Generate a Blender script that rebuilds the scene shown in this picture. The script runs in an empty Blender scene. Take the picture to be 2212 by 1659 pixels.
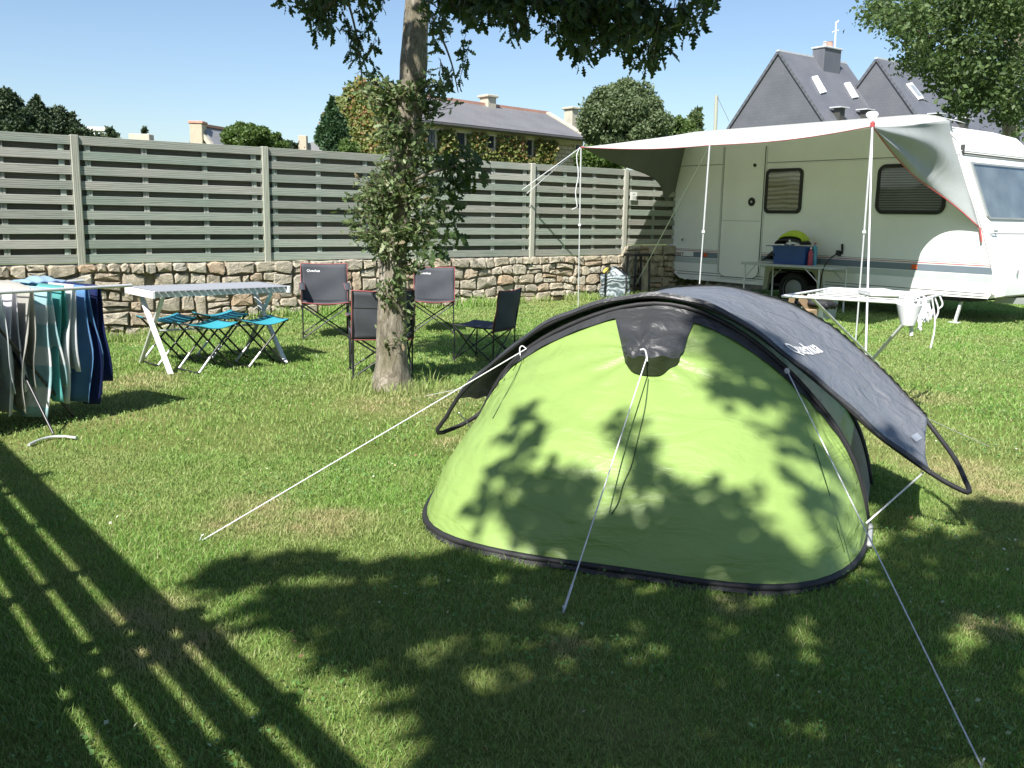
import bpy, math, random
import numpy as np
from mathutils import Vector, Matrix
rnd = random.Random(7)
nrs = np.random.RandomState(11)
scene = bpy.context.scene
# ------------------------------------------------------------------ camera, sky, sun, exposure
F = 2000.; CX, CY = 1106., 829.5; PITCH = math.radians(10.3); ROLL = math.radians(1.0); HC = 1.5
cam_d = bpy.data.cameras.new('camera'); cam = bpy.data.objects.new('camera', cam_d)
scene.collection.objects.link(cam); scene.camera = cam
cam_d.sensor_fit = 'HORIZONTAL'; cam_d.sensor_width = 36; cam_d.lens = 36 * F / 2212; cam_d.clip_start = .05; cam_d.clip_end = 3000
cam.location = (0, 0, HC)
_f = Vector((0, math.cos(PITCH), -math.sin(PITCH))); _u = Vector((0, math.sin(PITCH), math.cos(PITCH))); _r = Vector((1, 0, 0))
_cr, _sr = math.cos(ROLL), math.sin(ROLL)
_X = _r * _cr + _u * _sr; _Y = -_r * _sr + _u * _cr
cam.rotation_euler = Matrix((_X, _Y, -_f)).transposed().to_euler()
SUN_EL = math.radians(49.5); SH = Vector((.413, .911, 0)).normalized()      # horizontal direction in which shadows fall
TOSUN = Vector((-SH.x * math.cos(SUN_EL), -SH.y * math.cos(SUN_EL), math.sin(SUN_EL)))
world = bpy.data.worlds.new('World'); scene.world = world; world.use_nodes = True
wn = world.node_tree; wn.nodes.clear()
sky = wn.nodes.new('ShaderNodeTexSky'); sky.sky_type = 'NISHITA'; sky.sun_disc = False
sky.sun_elevation = SUN_EL; sky.sun_rotation = math.atan2(-SH.x, -SH.y); sky.air_density = 1.0; sky.dust_density = .8; sky.ozone_density = 3.0
wb = wn.nodes.new('ShaderNodeBackground'); wb.inputs['Strength'].default_value = .080
wo = wn.nodes.new('ShaderNodeOutputWorld'); wn.links.new(sky.outputs[0], wb.inputs[0]); wn.links.new(wb.outputs[0], wo.inputs[0])
sl = bpy.data.lights.new('sun', 'SUN'); sl.energy = 4.6; sl.angle = math.radians(.53); sl.color = (1, .965, .91)
so = bpy.data.objects.new('sun', sl); scene.collection.objects.link(so); so.rotation_euler = (-TOSUN).to_track_quat('-Z', 'Y').to_euler(); so.location = (-10, -20, 30)
scene.view_settings.view_transform = 'Standard'; scene.view_settings.look = 'None'; scene.view_settings.gamma = 1
scene.view_settings.exposure = 1.0; scene.view_settings.use_curve_mapping = False
scene.render.engine = 'CYCLES'

# ------------------------------------------------------------------ helpers
def ray(x, y):
    a = (x - CX) / F; b = -(y - CY) / F
    a, b = a * _cr - b * _sr, a * _sr + b * _cr
    return _f + _r * a + _u * b
C0 = Vector((0, 0, HC))
def gp(x, y, z=0.):
    d = ray(x, y); return C0 + d * ((z - HC) / d.z)
def atY(x, y, Y):
    d = ray(x, y); return C0 + d * (Y / d.y)
def onpl(x, y, p, n):
    d = ray(x, y); return C0 + d * ((Vector(p) - C0).dot(n) / d.dot(n))
def V(*a): return Vector(a)
def lerp(a, b, t): return a + (b - a) * t
def sst(x): x = max(0., min(1., x)); return x * x * (3 - 2 * x)
def gz(x, y): return -.19 * sst((-3.3 - x) / 1.4) * sst((y - 9.2) / 2.2)
def plerp(pts, n):
    """resample a polyline to n+1 points by arc length (tuples of equal size)"""
    P = np.array([list(p) for p in pts], float); d = np.r_[0, np.cumsum(np.linalg.norm(np.diff(P, axis=0), axis=1))]
    t = np.linspace(0, d[-1], n + 1)
    return [Vector([float(np.interp(tt, d, P[:, k])) for k in range(P.shape[1])]) for tt in t]
def smooth_pts(pts, it=2):
    for _ in range(it):
        q = [pts[0]]
        for a, b in zip(pts[:-1], pts[1:]): q += [a * .75 + b * .25, a * .25 + b * .75]
        q.append(pts[-1]); pts = q
    return pts
WO = {}
class MB:
    def __init__(s): s.v = []; s.f = []; s.uv = None
    def add(s, vs, fs):
        o = len(s.v); s.v += [tuple(v) for v in vs]; s.f += [tuple(i + o for i in f) for f in fs]; return s
    def box(s, c, sz, ax=None):
        c = Vector(c); X, Y, Z = ax if ax else (V(1, 0, 0), V(0, 1, 0), V(0, 0, 1))
        a, b, d = sz[0] / 2, sz[1] / 2, sz[2] / 2
        vs = [c + X * (i * a) + Y * (j * b) + Z * (k * d) for i in (-1, 1) for j in (-1, 1) for k in (-1, 1)]
        return s.add(vs, [(0, 1, 3, 2), (4, 6, 7, 5), (0, 4, 5, 1), (2, 3, 7, 6), (0, 2, 6, 4), (1, 5, 7, 3)])
    def bbox(s, c, sz, bev=.004, ax=None):
        """box with chamfered edges"""
        c = Vector(c); X, Y, Z = ax if ax else (V(1, 0, 0), V(0, 1, 0), V(0, 0, 1)); h = [q / 2 for q in sz]; b = min(bev, min(h) * .49)
        vs = []; idx = {}
        for i in (-1, 1):
            for j in (-1, 1):
                for k in (-1, 1):
                    for m in range(3):
                        e = [h[0] - (b if m != 0 else 0), h[1] - (b if m != 1 else 0), h[2] - (b if m != 2 else 0)]
                        idx[(i, j, k, m)] = len(vs); vs.append(c + X * (i * e[0]) + Y * (j * e[1]) + Z * (k * e[2]))
        fs = []
        for q in (-1, 1):
            for m in range(3):
                o = []
                for (p, r) in ((-1, -1), (1, -1), (1, 1), (-1, 1)):
                    t = [0, 0, 0]; t[m] = q; t[(m + 1) % 3] = p; t[(m + 2) % 3] = r; o.append(idx[(*t, m)])
                fs.append(tuple(o) if q > 0 else tuple(reversed(o)))
        for m in range(3):   # edges along axis m
            a1, a2 = (m + 1) % 3, (m + 2) % 3
            for p in (-1, 1):
                for r in (-1, 1):
                    t0 = [0, 0, 0]; t1 = [0, 0, 0]; t0[m] = -1; t1[m] = 1; t0[a1] = t1[a1] = p; t0[a2] = t1[a2] = r
                    fs.append((idx[(*t0, a1)], idx[(*t1, a1)], idx[(*t1, a2)], idx[(*t0, a2)]))
        for i in (-1, 1):
            for j in (-1, 1):
                for k in (-1, 1): fs.append(tuple(idx[(i, j, k, m)] for m in range(3)))
        return s.add(vs, fs)
    def beam(s, p0, p1, w, h, up=V(0, 0, 1), bev=0):
        p0 = Vector(p0); p1 = Vector(p1); Z = (p1 - p0); L = Z.length; Z.normalize()
        X = Z.cross(Vector(up));
        if X.length < 1e-4: X = Z.cross(V(1, 0, 0))
        X.normalize(); Y = X.cross(Z)
        f = s.bbox if bev else s.box
        return f((p0 + p1) / 2, (w, h, L), bev, (X, Y, Z)) if bev else f((p0 + p1) / 2, (w, h, L), (X, Y, Z))
    def tube(s, pts, r, n=6, caps=True):
        pts = [Vector(p) for p in pts]; rs = r if isinstance(r, (list, tuple)) else [r] * len(pts)
        o = len(s.v); prev = None
        for i, p in enumerate(pts):
            t = (pts[min(i + 1, len(pts) - 1)] - pts[max(i - 1, 0)])
            if t.length < 1e-9: t = V(0, 0, 1)
            t.normalize()
            if prev is None:
                X = t.cross(V(0, 0, 1));
                if X.length < .05: X = t.cross(V(1, 0, 0))
            else: X = prev - t * prev.dot(t)
            X.normalize(); prev = X; Y = t.cross(X)
            for k in range(n):
                a = 2 * math.pi * k / n; s.v.append(tuple(p + X * (math.cos(a) * rs[i]) + Y * (math.sin(a) * rs[i])))
        for i in range(len(pts) - 1):
            for k in range(n):
                a = o + i * n + k; b = o + i * n + (k + 1) % n; s.f.append((a, b, b + n, a + n))
        if caps:
            s.f.append(tuple(o + k for k in reversed(range(n)))); s.f.append(tuple(o + (len(pts) - 1) * n + k for k in range(n)))
        return s
    def lathe(s, c, prof, n=16, ax=None):
        c = Vector(c); X, Y, Z = ax if ax else (V(1, 0, 0), V(0, 1, 0), V(0, 0, 1)); o = len(s.v)
        for (r, z) in prof:
            for k in range(n):
                a = 2 * math.pi * k / n; s.v.append(tuple(c + X * (math.cos(a) * r) + Y * (math.sin(a) * r) + Z * z))
        for i in range(len(prof) - 1):
            for k in range(n):
                a = o + i * n + k; b = o + i * n + (k + 1) % n; s.f.append((a, b, b + n, a + n))
        s.f.append(tuple(o + k for k in reversed(range(n)))); s.f.append(tuple(o + (len(prof) - 1) * n + k for k in range(n)))
        return s
    def grid(s, fn, nu, nv):
        o = len(s.v)
        for j in range(nv + 1):
            for i in range(nu + 1): s.v.append(tuple(fn(i / nu, j / nv)))
        for j in range(nv):
            for i in range(nu):
                a = o + j * (nu + 1) + i; s.f.append((a, a + 1, a + nu + 2, a + nu + 1))
        return s
    def prism(s, pts, d):
        """polygon (list of Vectors) extruded by vector d"""
        n = len(pts); d = Vector(d); o = len(s.v)
        s.v += [tuple(Vector(p)) for p in pts] + [tuple(Vector(p) + d) for p in pts]
        s.f.append(tuple(o + i for i in reversed(range(n)))); s.f.append(tuple(o + n + i for i in range(n)))
        for i in range(n): s.f.append((o + i, o + (i + 1) % n, o + n + (i + 1) % n, o + n + i))
        return s
    def mesh(s, name, c=V(0, 0, 0)):
        me = bpy.data.meshes.new(name); c = tuple(c)
        me.from_pydata([(x - c[0], y - c[1], z - c[2]) for x, y, z in s.v], [], s.f); me.update(); return me
    def obj(s, name, m, parent=None, smooth=False, origin=None, label=None, thick=0, fixn=True):
        P = np.array(s.v); c = Vector(origin) if origin is not None else Vector(((P[:, 0].min() + P[:, 0].max()) / 2, (P[:, 1].min() + P[:, 1].max()) / 2, P[:, 2].min()))
        me = s.mesh(name, c)
        if fixn:
            import bmesh
            bm = bmesh.new(); bm.from_mesh(me); bmesh.ops.recalc_face_normals(bm, faces=bm.faces); bm.to_mesh(me); bm.free()
        if smooth: smooth_mesh(me, smooth)
        me.materials.append(m); o = link(name, me, parent, c)
        if label: o['label'] = label
        if thick:
            md = o.modifiers.new('thickness', 'SOLIDIFY'); md.thickness = thick; md.offset = 0
        return o
def smooth_mesh(me, ang):
    me.polygons.foreach_set('use_smooth', [True] * len(me.polygons))
    if ang is not True: me.set_sharp_from_angle(angle=math.radians(ang))
def link(name, me, parent, c):
    o = bpy.data.objects.new(name, me); scene.collection.objects.link(o); c = Vector(c)
    if parent is not None: o.parent = parent; o.location = c - WO.get(parent.name, V(0, 0, 0))
    else: o.location = c
    WO[o.name] = c; return o
def tag(o, label, cat, group=None):
    o['label'] = label; o['category'] = cat
    if group: o['group'] = group
    return o
def thing(name, label, cat, loc=(0, 0, 0), group=None, local=False):
    """Empty at the thing's base. local=True: parts are modelled round the origin, the thing is moved afterwards"""
    o = bpy.data.objects.new(name, None); scene.collection.objects.link(o); o.empty_display_size = .2
    if local: WO[o.name] = V(0, 0, 0)
    else: o.location = loc; WO[o.name] = Vector(loc)
    return tag(o, label, cat, group)
def place(o, loc, rz=0): o.location = loc; o.rotation_euler = (0, 0, rz)
def dup(root, loc, rz, label, scale=None):
    def cp(o, par):
        c = o.copy(); scene.collection.objects.link(c); c.parent = par
        for ch in [q for q in list(o.children)]: cp(ch, c)
        return c
    r = cp(root, None); place(r, loc, rz); r['label'] = label; return r

# ------------------------------------------------------------------ materials
def newmat(name):
    m = bpy.data.materials.new(name); m.use_nodes = True; nt = m.node_tree; nt.nodes.clear()
    out = nt.nodes.new('ShaderNodeOutputMaterial'); b = nt.nodes.new('ShaderNodeBsdfPrincipled'); nt.links.new(b.outputs[0], out.inputs[0])
    return m, nt, b, out
def nd(nt, t, **k):
    n = nt.nodes.new(t)
    for a, b in k.items():
        if a in ('ins',):
            for i, v in b.items(): n.inputs[i].default_value = v
        else: setattr(n, a, b)
    return n
def ramp(nt, fac, stops):
    r = nt.nodes.new('ShaderNodeValToRGB'); e = r.color_ramp.elements
    while len(e) < len(stops): e.new(.5)
    for i, (p, c) in enumerate(stops): e[i].position = p; e[i].color = (*c, 1)
    nt.links.new(fac, r.inputs[0]); return r.outputs[0]
def coords(nt, kind='Object', scale=(1, 1, 1)):
    if kind == 'World': g = nt.nodes.new('ShaderNodeNewGeometry'); src = g.outputs['Position']
    else: g = nt.nodes.new('ShaderNodeTexCoord'); src = g.outputs[kind]
    mp = nt.nodes.new('ShaderNodeMapping'); mp.inputs['Scale'].default_value = scale; nt.links.new(src, mp.inputs[0]); return mp.outputs[0]
def noise(nt, co, scale, detail=4, rough=.55, dist=0):
    n = nd(nt, 'ShaderNodeTexNoise', ins={'Scale': scale, 'Detail': detail, 'Roughness': rough, 'Distortion': dist}); nt.links.new(co, n.inputs['Vector']); return n.outputs['Fac']
def bump(nt, b, h, strength=.3, dist=.01):
    n = nd(nt, 'ShaderNodeBump', ins={'Strength': strength, 'Distance': dist}); nt.links.new(h, n.inputs['Height']); nt.links.new(n.outputs[0], b.inputs['Normal']); return n
def mixc(nt, fac, a, b, mode='MIX'):
    m = nt.nodes.new('ShaderNodeMix'); m.data_type = 'RGBA'; m.blend_type = mode
    for i, x in ((0, fac), (6, a), (7, b)):
        if hasattr(x, 'default_value') or hasattr(x, 'is_linked'): nt.links.new(x, m.inputs[i])
        else: m.inputs[i].default_value = x if i == 0 else (*x, 1)
    return m.outputs[2]
def simple(name, col, rough=.6, var=.18, scale=6, bscale=60, bs=.15, bd=.004, metal=0, spec=.5, kind='Object', trans=0, tcol=None):
    m, nt, b, out = newmat(name); co = coords(nt, kind)
    f = noise(nt, co, scale, 5); lo = tuple(c * (1 - var) for c in col); hi = tuple(min(1, c * (1 + var)) for c in col)
    c = ramp(nt, f, [(.3, lo), (.7, hi)]); nt.links.new(c, b.inputs['Base Color'])
    b.inputs['Roughness'].default_value = rough; b.inputs['Metallic'].default_value = metal; b.inputs['Specular IOR Level'].default_value = spec
    if bs: bump(nt, b, noise(nt, co, bscale, 4), bs, bd)
    if trans:
        tr = nd(nt, 'ShaderNodeBsdfTranslucent'); tr.inputs[0].default_value = (*(tcol or col), 1)
        mx = nd(nt, 'ShaderNodeMixShader', ins={0: trans}); nt.links.new(b.outputs[0], mx.inputs[1]); nt.links.new(tr.outputs[0], mx.inputs[2]); nt.links.new(mx.outputs[0], out.inputs[0])
    return m
def leafmat(name, stops, trans=.3, rough=.55, tgain=1.3, spec=.35, patch=None):
    """colour by random leaf island"""
    m, nt, b, out = newmat(name); g = nt.nodes.new('ShaderNodeNewGeometry'); c = ramp(nt, g.outputs['Random Per Island'], stops)
    if patch:
        co = coords(nt, 'World'); f = noise(nt, co, patch[0], 3); f2 = ramp(nt, f, [(.42, (0, 0, 0)), (.62, (1, 1, 1))]); c = mixc(nt, f2, c, mixc(nt, .7, c, patch[1]))
    nt.links.new(c, b.inputs['Base Color']); b.inputs['Roughness'].default_value = rough; b.inputs['Specular IOR Level'].default_value = spec
    tr = nd(nt, 'ShaderNodeBsdfTranslucent'); cc = mixc(nt, 1.0, c, (tgain, tgain * 1.1, tgain * .6), 'MULTIPLY'); nt.links.new(cc, tr.inputs[0])
    mx = nd(nt, 'ShaderNodeMixShader', ins={0: trans}); nt.links.new(b.outputs[0], mx.inputs[1]); nt.links.new(tr.outputs[0], mx.inputs[2]); nt.links.new(mx.outputs[0], out.inputs[0])
    return m

# wood of the fence: long grain, green-grey weathering, each board its own tone
def woodmat(name, green, grey, dark=1.):
    m, nt, b, out = newmat(name); oi = nt.nodes.new('ShaderNodeObjectInfo'); tc = nt.nodes.new('ShaderNodeTexCoord')
    ad = nd(nt, 'ShaderNodeVectorMath', operation='MULTIPLY_ADD'); cmb = nt.nodes.new('ShaderNodeCombineXYZ')
    for i in range(3): nt.links.new(oi.outputs['Random'], cmb.inputs[i])
    nt.links.new(cmb.outputs[0], ad.inputs[0]); ad.inputs[1].default_value = (37, 19, 53); nt.links.new(tc.outputs['Object'], ad.inputs[2])
    mp = nt.nodes.new('ShaderNodeMapping'); mp.inputs['Scale'].default_value = (1, 5, 5); nt.links.new(ad.outputs[0], mp.inputs[0]); co = mp.outputs[0]
    big = noise(nt, co, .9, 3); c1 = ramp(nt, big, [(.38, green), (.62, grey)])
    # shift the whole board towards green or grey
    c2 = ramp(nt, oi.outputs['Random'], [(0, green), (.35, lerpc(green, grey, .3)), (.7, lerpc(green, grey, .7)), (1, grey)]); c = mixc(nt, .6, c1, c2); wn_ = nd(nt, 'ShaderNodeTexWhiteNoise', noise_dimensions='1D'); nt.links.new(oi.outputs['Random'], wn_.inputs['W']); c = mixc(nt, 1., c, ramp(nt, wn_.outputs['Value'], [(0, (.80, .80, .80)), (1, (1.12, 1.12, 1.12))]), 'MULTIPLY')
    mp2 = nt.nodes.new('ShaderNodeMapping'); mp2.inputs['Scale'].default_value = (.7, 9, 9); nt.links.new(ad.outputs[0], mp2.inputs[0])
    w = nd(nt, 'ShaderNodeTexWave', wave_type='RINGS', ins={'Scale': 1.6, 'Distortion': 5, 'Detail': 3, 'Detail Scale': 1.2}); nt.links.new(mp2.outputs[0], w.inputs[0])
    g2 = ramp(nt, w.outputs['Fac'], [(.0, (.45, .45, .42)), (.35, (1, 1, 1))]); c = mixc(nt, .85, c, g2, 'MULTIPLY')
    mp3 = nt.nodes.new('ShaderNodeMapping'); mp3.inputs['Scale'].default_value = (2.5, 60, 60); nt.links.new(ad.outputs[0], mp3.inputs[0])
    fine = noise(nt, mp3.outputs[0], 2, 4); c = mixc(nt, .6, c, ramp(nt, fine, [(.3, (.7, .7, .68)), (.7, (1.15, 1.15, 1.12))]), 'MULTIPLY')
    nt.links.new(c, b.inputs['Base Color']); b.inputs['Roughness'].default_value = .8; b.inputs['Specular IOR Level'].default_value = .25
    bump(nt, b, fine, .35, .004); return m
def lerpc(a, b, t): return tuple(x + (y - x) * t for x, y in zip(a, b))
M = {}
M['board'] = woodmat('fence_board_wood', (.30, .365, .31), (.45, .43, .39))
M['back'] = woodmat('fence_back_wood_shaded', (.14, .14, .11), (.17, .155, .125))  # darker copy of the board wood: shade in the gaps put into the colour
M['post'] = woodmat('fence_post_wood', (.42, .44, .36), (.46, .45, .40))
def stonemat():
    m, nt, b, out = newmat('rubble_stone'); oi = nt.nodes.new('ShaderNodeObjectInfo'); co = coords(nt, 'World')
    c = ramp(nt, oi.outputs['Random'], [(0, (.47, .41, .31)), (.2, (.54, .48, .38)), (.4, (.44, .39, .31)), (.55, (.56, .51, .41)), (.7, (.52, .39, .27)), (.85, (.47, .45, .38)), (1, (.58, .51, .39))])
    f = noise(nt, co, 9, 6, .65); c = mixc(nt, .8, c, ramp(nt, f, [(.3, (.55, .53, .5)), (.5, (1, 1, 1)), (.72, (1.3, 1.27, 1.2))]), 'MULTIPLY')
    f3 = noise(nt, co, 3.2, 3); c = mixc(nt, ramp(nt, f3, [(.55, (0, 0, 0)), (.75, (.7, .7, .7))]), c, (.16, .15, .11))
    nt.links.new(c, b.inputs['Base Color']); b.inputs['Roughness'].default_value = .9; b.inputs['Specular IOR Level'].default_value = .2
    bump(nt, b, noise(nt, co, 16, 9, .72, .4), 1.0, .045); return m
M['stone'] = stonemat()
M['mortar'] = simple('old_mortar', (.27, .225, .16), .95, .3, 8, 50, .6, .01, spec=.1, kind='World')
M['white'] = simple('white_paint', (.78, .78, .74), .35, .04, 1.5, 40, .03, kind='World')
M['gelcoat'] = simple('caravan_white_sheet', (.85, .855, .835), .42, .05, 1.2, 5, .06, .006, kind='World')
M['alu'] = simple('aluminium', (.66, .67, .68), .42, .08, 9, 80, .1, metal=.35)
M['alu_white'] = simple('white_coated_metal', (.78, .78, .80), .35, .05, 5, 50, .05)
M['blacktube'] = simple('black_steel_tube', (.022, .022, .025), .35, .2, 8, 60, .1)
M['rubber'] = simple('black_rubber', (.02, .02, .02), .7, .2, 8, 60, .2)
M['dark'] = simple('dark_underside', (.03, .03, .03), .9, .2, 3, 20, .2)
M['rope'] = simple('white_cord', (.72, .72, .74), .8, .1, 30, 200, .3)
M['cordgreen'] = simple('green_cord', (.05, .09, .03), .8, .1, 30, 200, .3)
M['redtrim'] = simple('red_piping', (.42, .07, .07), .6, .12, 20, 80, .1)
M['pinkred'] = simple('faded_red_edging', (.34, .09, .09), .7, .15, 20, 80, .1)
# ------------------------------------------------------------------ ground
def build_ground():
    xs = np.r_[np.array([-1500, -600, -250, -120, -60, -30, -20]), np.arange(-14, 14.01, .5), np.array([20, 30, 60, 120, 250, 600, 1500])]
    ys = np.r_[np.array([-1500, -300, -60, -20, -8]), np.arange(-4, 26.01, .5), np.array([30, 40, 60, 90, 150, 300, 600, 1800])]
    b = MB(); n = len(xs)
    for y in ys:
        for x in xs: b.v.append((x, y, gz(x, y) - .004))
    for j in range(len(ys) - 1):
        for i in range(n - 1): a = j * n + i; b.f.append((a, a + 1, a + n + 1, a + n))
    m, nt, bs, out = newmat('turf_soil'); co = coords(nt, 'World')
    f = noise(nt, co, .55, 5, .6); c = ramp(nt, f, [(.35, (.11, .16, .04)), (.55, (.16, .20, .06)), (.72, (.26, .24, .11))])
    f2 = noise(nt, co, 26, 6, .7); c = mixc(nt, .9, c, ramp(nt, f2, [(.3, (.55, .58, .5)), (.7, (1.25, 1.2, 1.1))]), 'MULTIPLY')
    nt.links.new(c, bs.inputs['Base Color']); bs.inputs['Roughness'].default_value = 1; bs.inputs['Specular IOR Level'].default_value = .1
    bump(nt, bs, f2, .8, .03)
    o = b.obj('ground', m, fixn=False, origin=(0, 0, 0)); o['kind'] = 'structure'; o['label'] = 'ground of the garden and fields beyond it'
build_ground()

# ------------------------------------------------------------------ back fence frame
FD = V(.78861, .61490, 0); FN = V(.61490, -.78861, 0)        # along the fence to the right, and towards the lawn
FA = V(-5.49, 11.86, 0) - V(.61490, -.78861, 0) * .10                                        # foot of the first post in view
def fpt(s, n=0, z=0): return FA + FD * s + FN * n + V(0, 0, z)
BH, PIT = .110, .184
_bm = {}
def share(key, fn):
    if key not in _bm: _bm[key] = fn()
    return _bm[key]
def fence(name, label, origin, ang, posts, segs, BH=BH):
    """local x runs along the fence, local -y is the front face. segs: (x0, x1, ztop, zbottom, extra top board)"""
    t = thing(name, label, 'fence', local=True); t.rotation_euler = (0, 0, ang); t.location = origin
    def part(nm, me, loc, rot=(0, 0, 0)):
        o = bpy.data.objects.new(nm, me); scene.collection.objects.link(o); o.parent = t; o.location = loc; o.rotation_euler = rot; return o
    def bmesh_(L, h, th, mat, kk):
        def mk():
            me = MB().bbox((0, 0, 0), (L, th, h), .003).mesh(kk); me.materials.append(M[mat]); return me
        return share((round(L, 2), h, th, mat), mk)
    for (x, z0, z1) in posts:
        me = share(('post', round(z1 - z0, 2)), lambda: (lambda q: (q.materials.append(M['post']), q)[1])(MB().bbox((0, 0, 0), (z1 - z0, .092, .092), .006).mesh('post')))
        part('post', me, (x, -.03, (z0 + z1) / 2), (0, -math.pi / 2, 0))
    for (x0, x1, zt, zb, extra) in segs:
        L = x1 - x0 - .092; xm = (x0 + x1) / 2; n = int(round((zt - zb - BH) / PIT)) + 1
        for k in range(n):
            z = zt - BH / 2 - k * PIT
            part('board', bmesh_(L, BH, .02, 'board', 'board'), (xm, -.035 + rnd.uniform(-.002, .002), z), (0, rnd.uniform(-.0012, .0012), 0))
            if k < n - 1: part('back_board', bmesh_(L, BH, .02, 'back', 'back_board'), (xm, .025, z - PIT / 2))
        if extra: part('board', bmesh_(L, .09, .02, 'board', 'board'), (xm, -.035, zt + .012 + .09 / 2))
        for fx in (.045, .335, .665, .955):
            me = share(('bat', round(zt - zb, 2)), lambda: (lambda q: (q.materials.append(M['board']), q)[1])(MB().bbox((0, 0, 0), (zt - zb - .01, .07, .036), .003).mesh('batten')))
            part('batten', me, (x0 + .046 + L * fx, -.004, (zt + zb) / 2), (math.pi / 2, -math.pi / 2, 0))
    return t
PS = [-7.33, -4.91, -2.45, 0, 2.5, 4.95, 7.38, 9.64, 12.0, 14.4]
posts = [(s, .6, 2.40) for s in PS]; segs = []
for a, b in zip(PS[:-1], PS[1:]):
    if a > 9: segs.append((a, b, 2.39, .81 + PIT, False))
    else: segs.append((a, b, 2.39, .81, False))
fence('back_fence', 'long weathered green-grey board fence on top of the rough stone wall', FA, math.atan2(FD.y, FD.x), posts, segs)
# side fence beside the camera: out of the picture, it throws the barred shadow over the lower left lawn
e0 = V(-3.557, 6.276, 0); ED = V(.6297, -.7768, 0); EN = V(.7768, .6297, 0)
sf_off = SH * (2.39 / math.tan(SUN_EL))
S0 = e0 - sf_off
sd = 2.39
sx = [-7.8, -5.55, -3.2, -.85, 1.48, 3.80, 6.15, 8.5, 10.8]
sseg = []
for i, (a, b) in enumerate(zip(sx[:-1], sx[1:])):
    if a >= 3.7: sseg.append((a, b, 2.39, 2.39 - .119 - 4 * PIT, False))
    else: sseg.append((a, b, 2.39 - .165, 2.39 - .165 - .119 - 3 * PIT, True))
fence('side_fence', 'board fence beside the camera casting the barred shadow over the lower left lawn', S0, math.atan2(ED.y, ED.x), [(x, 0, 2.39) for x in sx], sseg, .119)

sw = MB().box(S0 + ED * 1.5 + EN * -.05 + V(0, 0, .775), (18.6, .10, 1.55), (ED, EN, V(0, 0, 1))).obj('light_block_wall', M['mortar'], None); tag(sw, 'unseen wall under the side fence beside the camera, added to block low sunlight', 'wall')  # unseen solid base, added to block light below the open fence rows
# ------------------------------------------------------------------ stone wall
wall = thing('stone_wall', 'low rubble stone wall of tan and grey field stones under the board fence', 'wall', fpt(0, .1, 0))
def wtop(s): return .80 if s < 9.62 else .985
WF = .10
mb = MB(); mb.box(fpt(2.45, WF - .26, .20), (14.4, .42, 1.16), (FD, FN, V(0, 0, 1))); mb.box(fpt(12.1, WF - .26, .29), (4.9, .42, 1.35), (FD, FN, V(0, 0, 1)))
mb.obj('mortar_core', M['mortar'], wall)
def stone(poly, depth, n0):
    """poly: outline in (s,z); rings give it a rounded rough face; sits in the mortar at plane n0"""
    c = sum((Vector(p) for p in poly), Vector((0, 0))) / len(poly); k = len(poly); b = MB(); rows = []
    for dd, sc in ((-.05, 1.0), (depth * .62, .97), (depth, .84)):
        r = []
        for p in poly:
            q = c + (Vector(p) - c) * (sc * (1 + rnd.uniform(-.05, .05))); r.append(len(b.v))
            b.v.append(tuple(fpt(q.x, n0 + dd + (rnd.uniform(-.011, .011) if dd > 0 else 0), q.y)))
        rows.append(r)
    for r0, r1 in zip(rows[:-1], rows[1:]):
        for i in range(k): b.f.append((r0[i], r0[(i + 1) % k], r1[(i + 1) % k], r1[i]))
    b.v.append(tuple(fpt(c.x + rnd.uniform(-.02, .02), n0 + depth * 1.04 + rnd.uniform(-.005, .012), c.y + rnd.uniform(-.01, .01)))); ci = len(b.v) - 1
    for i in range(k): b.f.append((rows[-1][i], rows[-1][(i + 1) % k], ci))
    b.obj('stone', M['stone'], wall, smooth=28)
def outline(s0, s1, zb0, zb1, zt0, zt1):
    g = .0105; w = s1 - s0; h = (zt0 + zt1 - zb0 - zb1) / 2; ck = min(w, h) * rnd.uniform(.08, .28)
    J = lambda a: rnd.uniform(-a, a); j = min(w, h) * .10
    return [(s0 + ck + J(j), zb0 + g + J(j * .4)), ((s0 + s1) / 2 + J(j), (zb0 + zb1) / 2 + g + J(j)), (s1 - ck + J(j), zb1 + g + J(j * .4)), (s1 - g + J(j * .4), zb1 + ck + J(j)), (s1 - g + J(j * .5), zt1 - ck * .9 + J(j)),
            (s1 - ck + J(j), zt1 - g), ((s0 + s1) / 2 + J(j), (zt0 + zt1) / 2 - g + J(j)), (s0 + ck + J(j), zt0 - g), (s0 + g + J(j * .4), zt0 - ck + J(j)), (s0 + g + J(j * .5), zb0 + ck + J(j))]
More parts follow.
